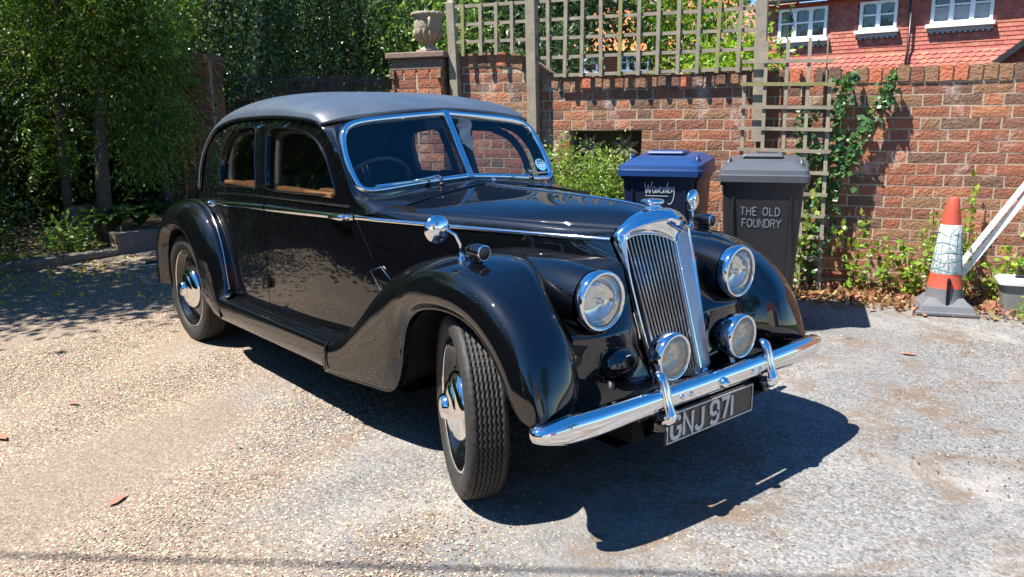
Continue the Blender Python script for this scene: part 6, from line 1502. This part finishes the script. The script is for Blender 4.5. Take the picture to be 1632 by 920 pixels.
b = MB(); b.tube([(.76,-.30,2.4),(.76,-.12,3.0),(.76,-.10,3.9)], .035, 8); b.build('drainpipe', pipe_m, house, smooth=True); b = MB(); b.tube([(.72,-.10,3.7),(.72,-.10,4.4)], .03, 8); b.build('drainpipe', pipe_m, house, smooth=True)
b = MB(); b.tube([(x0h-.1,-.34,4.44),(x1h,-.34,4.44)], .055, 8); b.build('gutter', pipe_m, house, smooth=True)
b = MB(); b.sheet([[(x, y, z) for x in (x0h-.15, x1h)] for y, z in ((-.30,4.44),(3.0,6.6),(6.3,4.44))], flip=True); b.build('roof', tile_o, house)
hung(house, x0h-.15, 3.2, 4.42, 5.6, tile_o, 'roof_tiles', y=-.30, slope=1.35, gauge=.11, wdt=.2)
b = MB(); b.bar((x0h-.12,-.36,4.42),(x0h-.12,3.0,6.66),.05,.20); b.bar((x0h-.05,-.33,4.52),(x0h-.05,3.0,6.72),.20,.03); b.build('bargeboard', lead, house)
b = MB(); b.bar((2.72,-.42,2.55),(3.75,-.42,3.38),.05,.13); b.bar((3.75,-.42,3.38),(4.8,-.42,2.55),.05,.13); b.build('porch_bargeboard', pipe_m, house)
b = MB(); b.sheet([[(x, y, z) for y in (-.40,.1)] for x, z in ((2.70,2.62),(3.75,3.46),(4.8,2.62))]); b.build('porch_roof', tile_b, house)
# lower wing of the house to the left, brown roof
ext = empty('brown_roofed_outbuilding', (-13.4,18.3,0), R(10), label='low brown-tiled roof showing between the trellis and the tile-hung house', cat='building')
b = MB(); b.box((.8,2.0,1.6),(3.4,3.6,3.2)); b.build('wall', brickf, ext)
hung(ext, -1.0, 2.45, 3.1, 4.75, tile_b, 'roof_tiles', y=0, slope=.9, gauge=.12, wdt=.2); b = MB(); b.sheet([[(x,y,z) for x in (-1.0,2.45)] for y, z in ((.02,3.1),(1.6,4.8),(3.9,3.1))], flip=True); b.build('roof', tile_b, ext)
# far house seen through the trellis
fh = empty('distant_house', (-19.7,19.8,0), R(50), label='distant orange-roofed house with small white windows seen through the trellis', cat='house')
b = MB(); b.box((1.5,3.0,1.95),(9.5,5.8,3.9)); b.build('wall', brickf, fh)
hung(fh, -3.4, 6.4, 3.85, 5.3, tile_o, 'roof_tiles', y=-.25, slope=1.2, gauge=.16, wdt=.24)
b = MB(); b.sheet([[(x,y,z) for x in (-3.4,6.4)] for y, z in ((-.25,3.85),(3.0,6.4),(6.3,3.85))], flip=True); b.build('roof', tile_o, fh)
for a, c, l in ((.0,.52,1),(1.35,1.95,2),(2.05,2.45,1),(-1.6,-1.1,1)): casement(fh, a, c, 3.10, 3.74, l, y=-.02, arch=False)

# ---- what stands behind the camera (seen only in the black paint)
def hedge(x0, x1, y0, y1, h, label, rz=0):
    t = empty('hedge', ((x0+x1)/2, (y0+y1)/2, 0), rz, label=label, cat='hedge'); r = np.random.default_rng(int(abs(x0)*10)+2); lx, ly = (x1-x0)/2, (y1-y0)/2
    b = MB(); b.box((0,0,h/2-.15),(2*lx-.4,2*ly-.5,h-.3)); b.build('dark_filler_box', lf_dark, t)  # solid dark box added inside to shut out bright gaps
    n = int(9500*lx/4); P = np.stack([r.uniform(-lx,lx,n), r.uniform(-ly,ly,n), r.uniform(0,h,n)],1); k = r.integers(0,3,n); P[k==0,1] = ly+r.normal(size=(k==0).sum())*.09; P[k==1,1] = -ly+r.normal(size=(k==1).sum())*.06; P[k==2,2] = h+r.normal(size=(k==2).sum())*.06
    V, F = leaf_quads(P, .15, r=r); obj('foliage', fast_mesh('foliage', V, F, lf_dark if y0 > -3.9 or y0 < -6 else lf_mid), t)
hedge(-10.5,.5,-6.6,-5.4,2.3,'tall dark hedge along the near side of the drive, behind the camera')
for hx, hy, hr, hl in ((-13.2,-3.0,R(80),'added dark hedge closing bright gaps at the far left'),(-13.8,4.0,R(60),'added dark hedge closing bright gaps behind the gate')):  # backing hedges added, their dark leaves standing in for deep shade
    hedge(hx-4,hx+4,hy-.6,hy+.6,3.4,hl,hr)
hedge(-9.2,-4.2,-5.1,-4.0,2.6,'dark hedge along the left border, nearer than the frame edge',R(84))
hedge(.5,8.5,-9.5,-8.3,2.0,'clipped hedge behind the photographer')
for i, (x, y, h, lb) in enumerate([(-6,-9,5,'broad tree behind the hedge, left of the photographer'),(-1,-10,5.5,'tall tree behind the hedge and the photographer'),(13,2.5,5,'tree across the road in front of the car'),(9.5,-10.5,5,'tree behind the photographer to the right')]):
    tree('street_tree', (x,y,0), [(x,y,0),(x,y,h*.5),(x+.1,y,h)], [((x,y,h),(2.2,2.2,h*.38),70)], lf_dark, .22, lb, 'trees behind the photographer', per=34, spread=.5, tr_r=.16, limbs=4)
oh = empty('gabled_house', (15.5,-4.5,0), R(-62), label='cream-walled house with red gable across from the car, behind the camera', cat='house')
cream = mat('cream_render', (.62,.56,.46), .8)
b = MB(); b.box((0,0,1.6),(7,5,3.2)); b.build('wall', cream, oh)
b = MB(); b.add([(-3.5,-2.5,3.2),(3.5,-2.5,3.2),(0,-2.5,6.2),(-3.5,2.5,3.2),(3.5,2.5,3.2),(0,2.5,6.2)], [(0,1,2),(5,4,3),(0,2,5,3),(2,1,4,5)]); b.build('roof', tile_m, oh)
# ---- sky fill: nothing else; overhead cable whose shadow crosses the drive
b = MB(); b.tube([(-.602-.9+.695*t, -2.118-2.385+.719*t, 4.5+.004*t*t) for t in (-14,-9,-4,0,4,9,14)], .011, 6)
b.build('overhead_cable', pipe_m, smooth=True, label='thin overhead cable above the drive, casting a faint line of shadow', cat='cable')
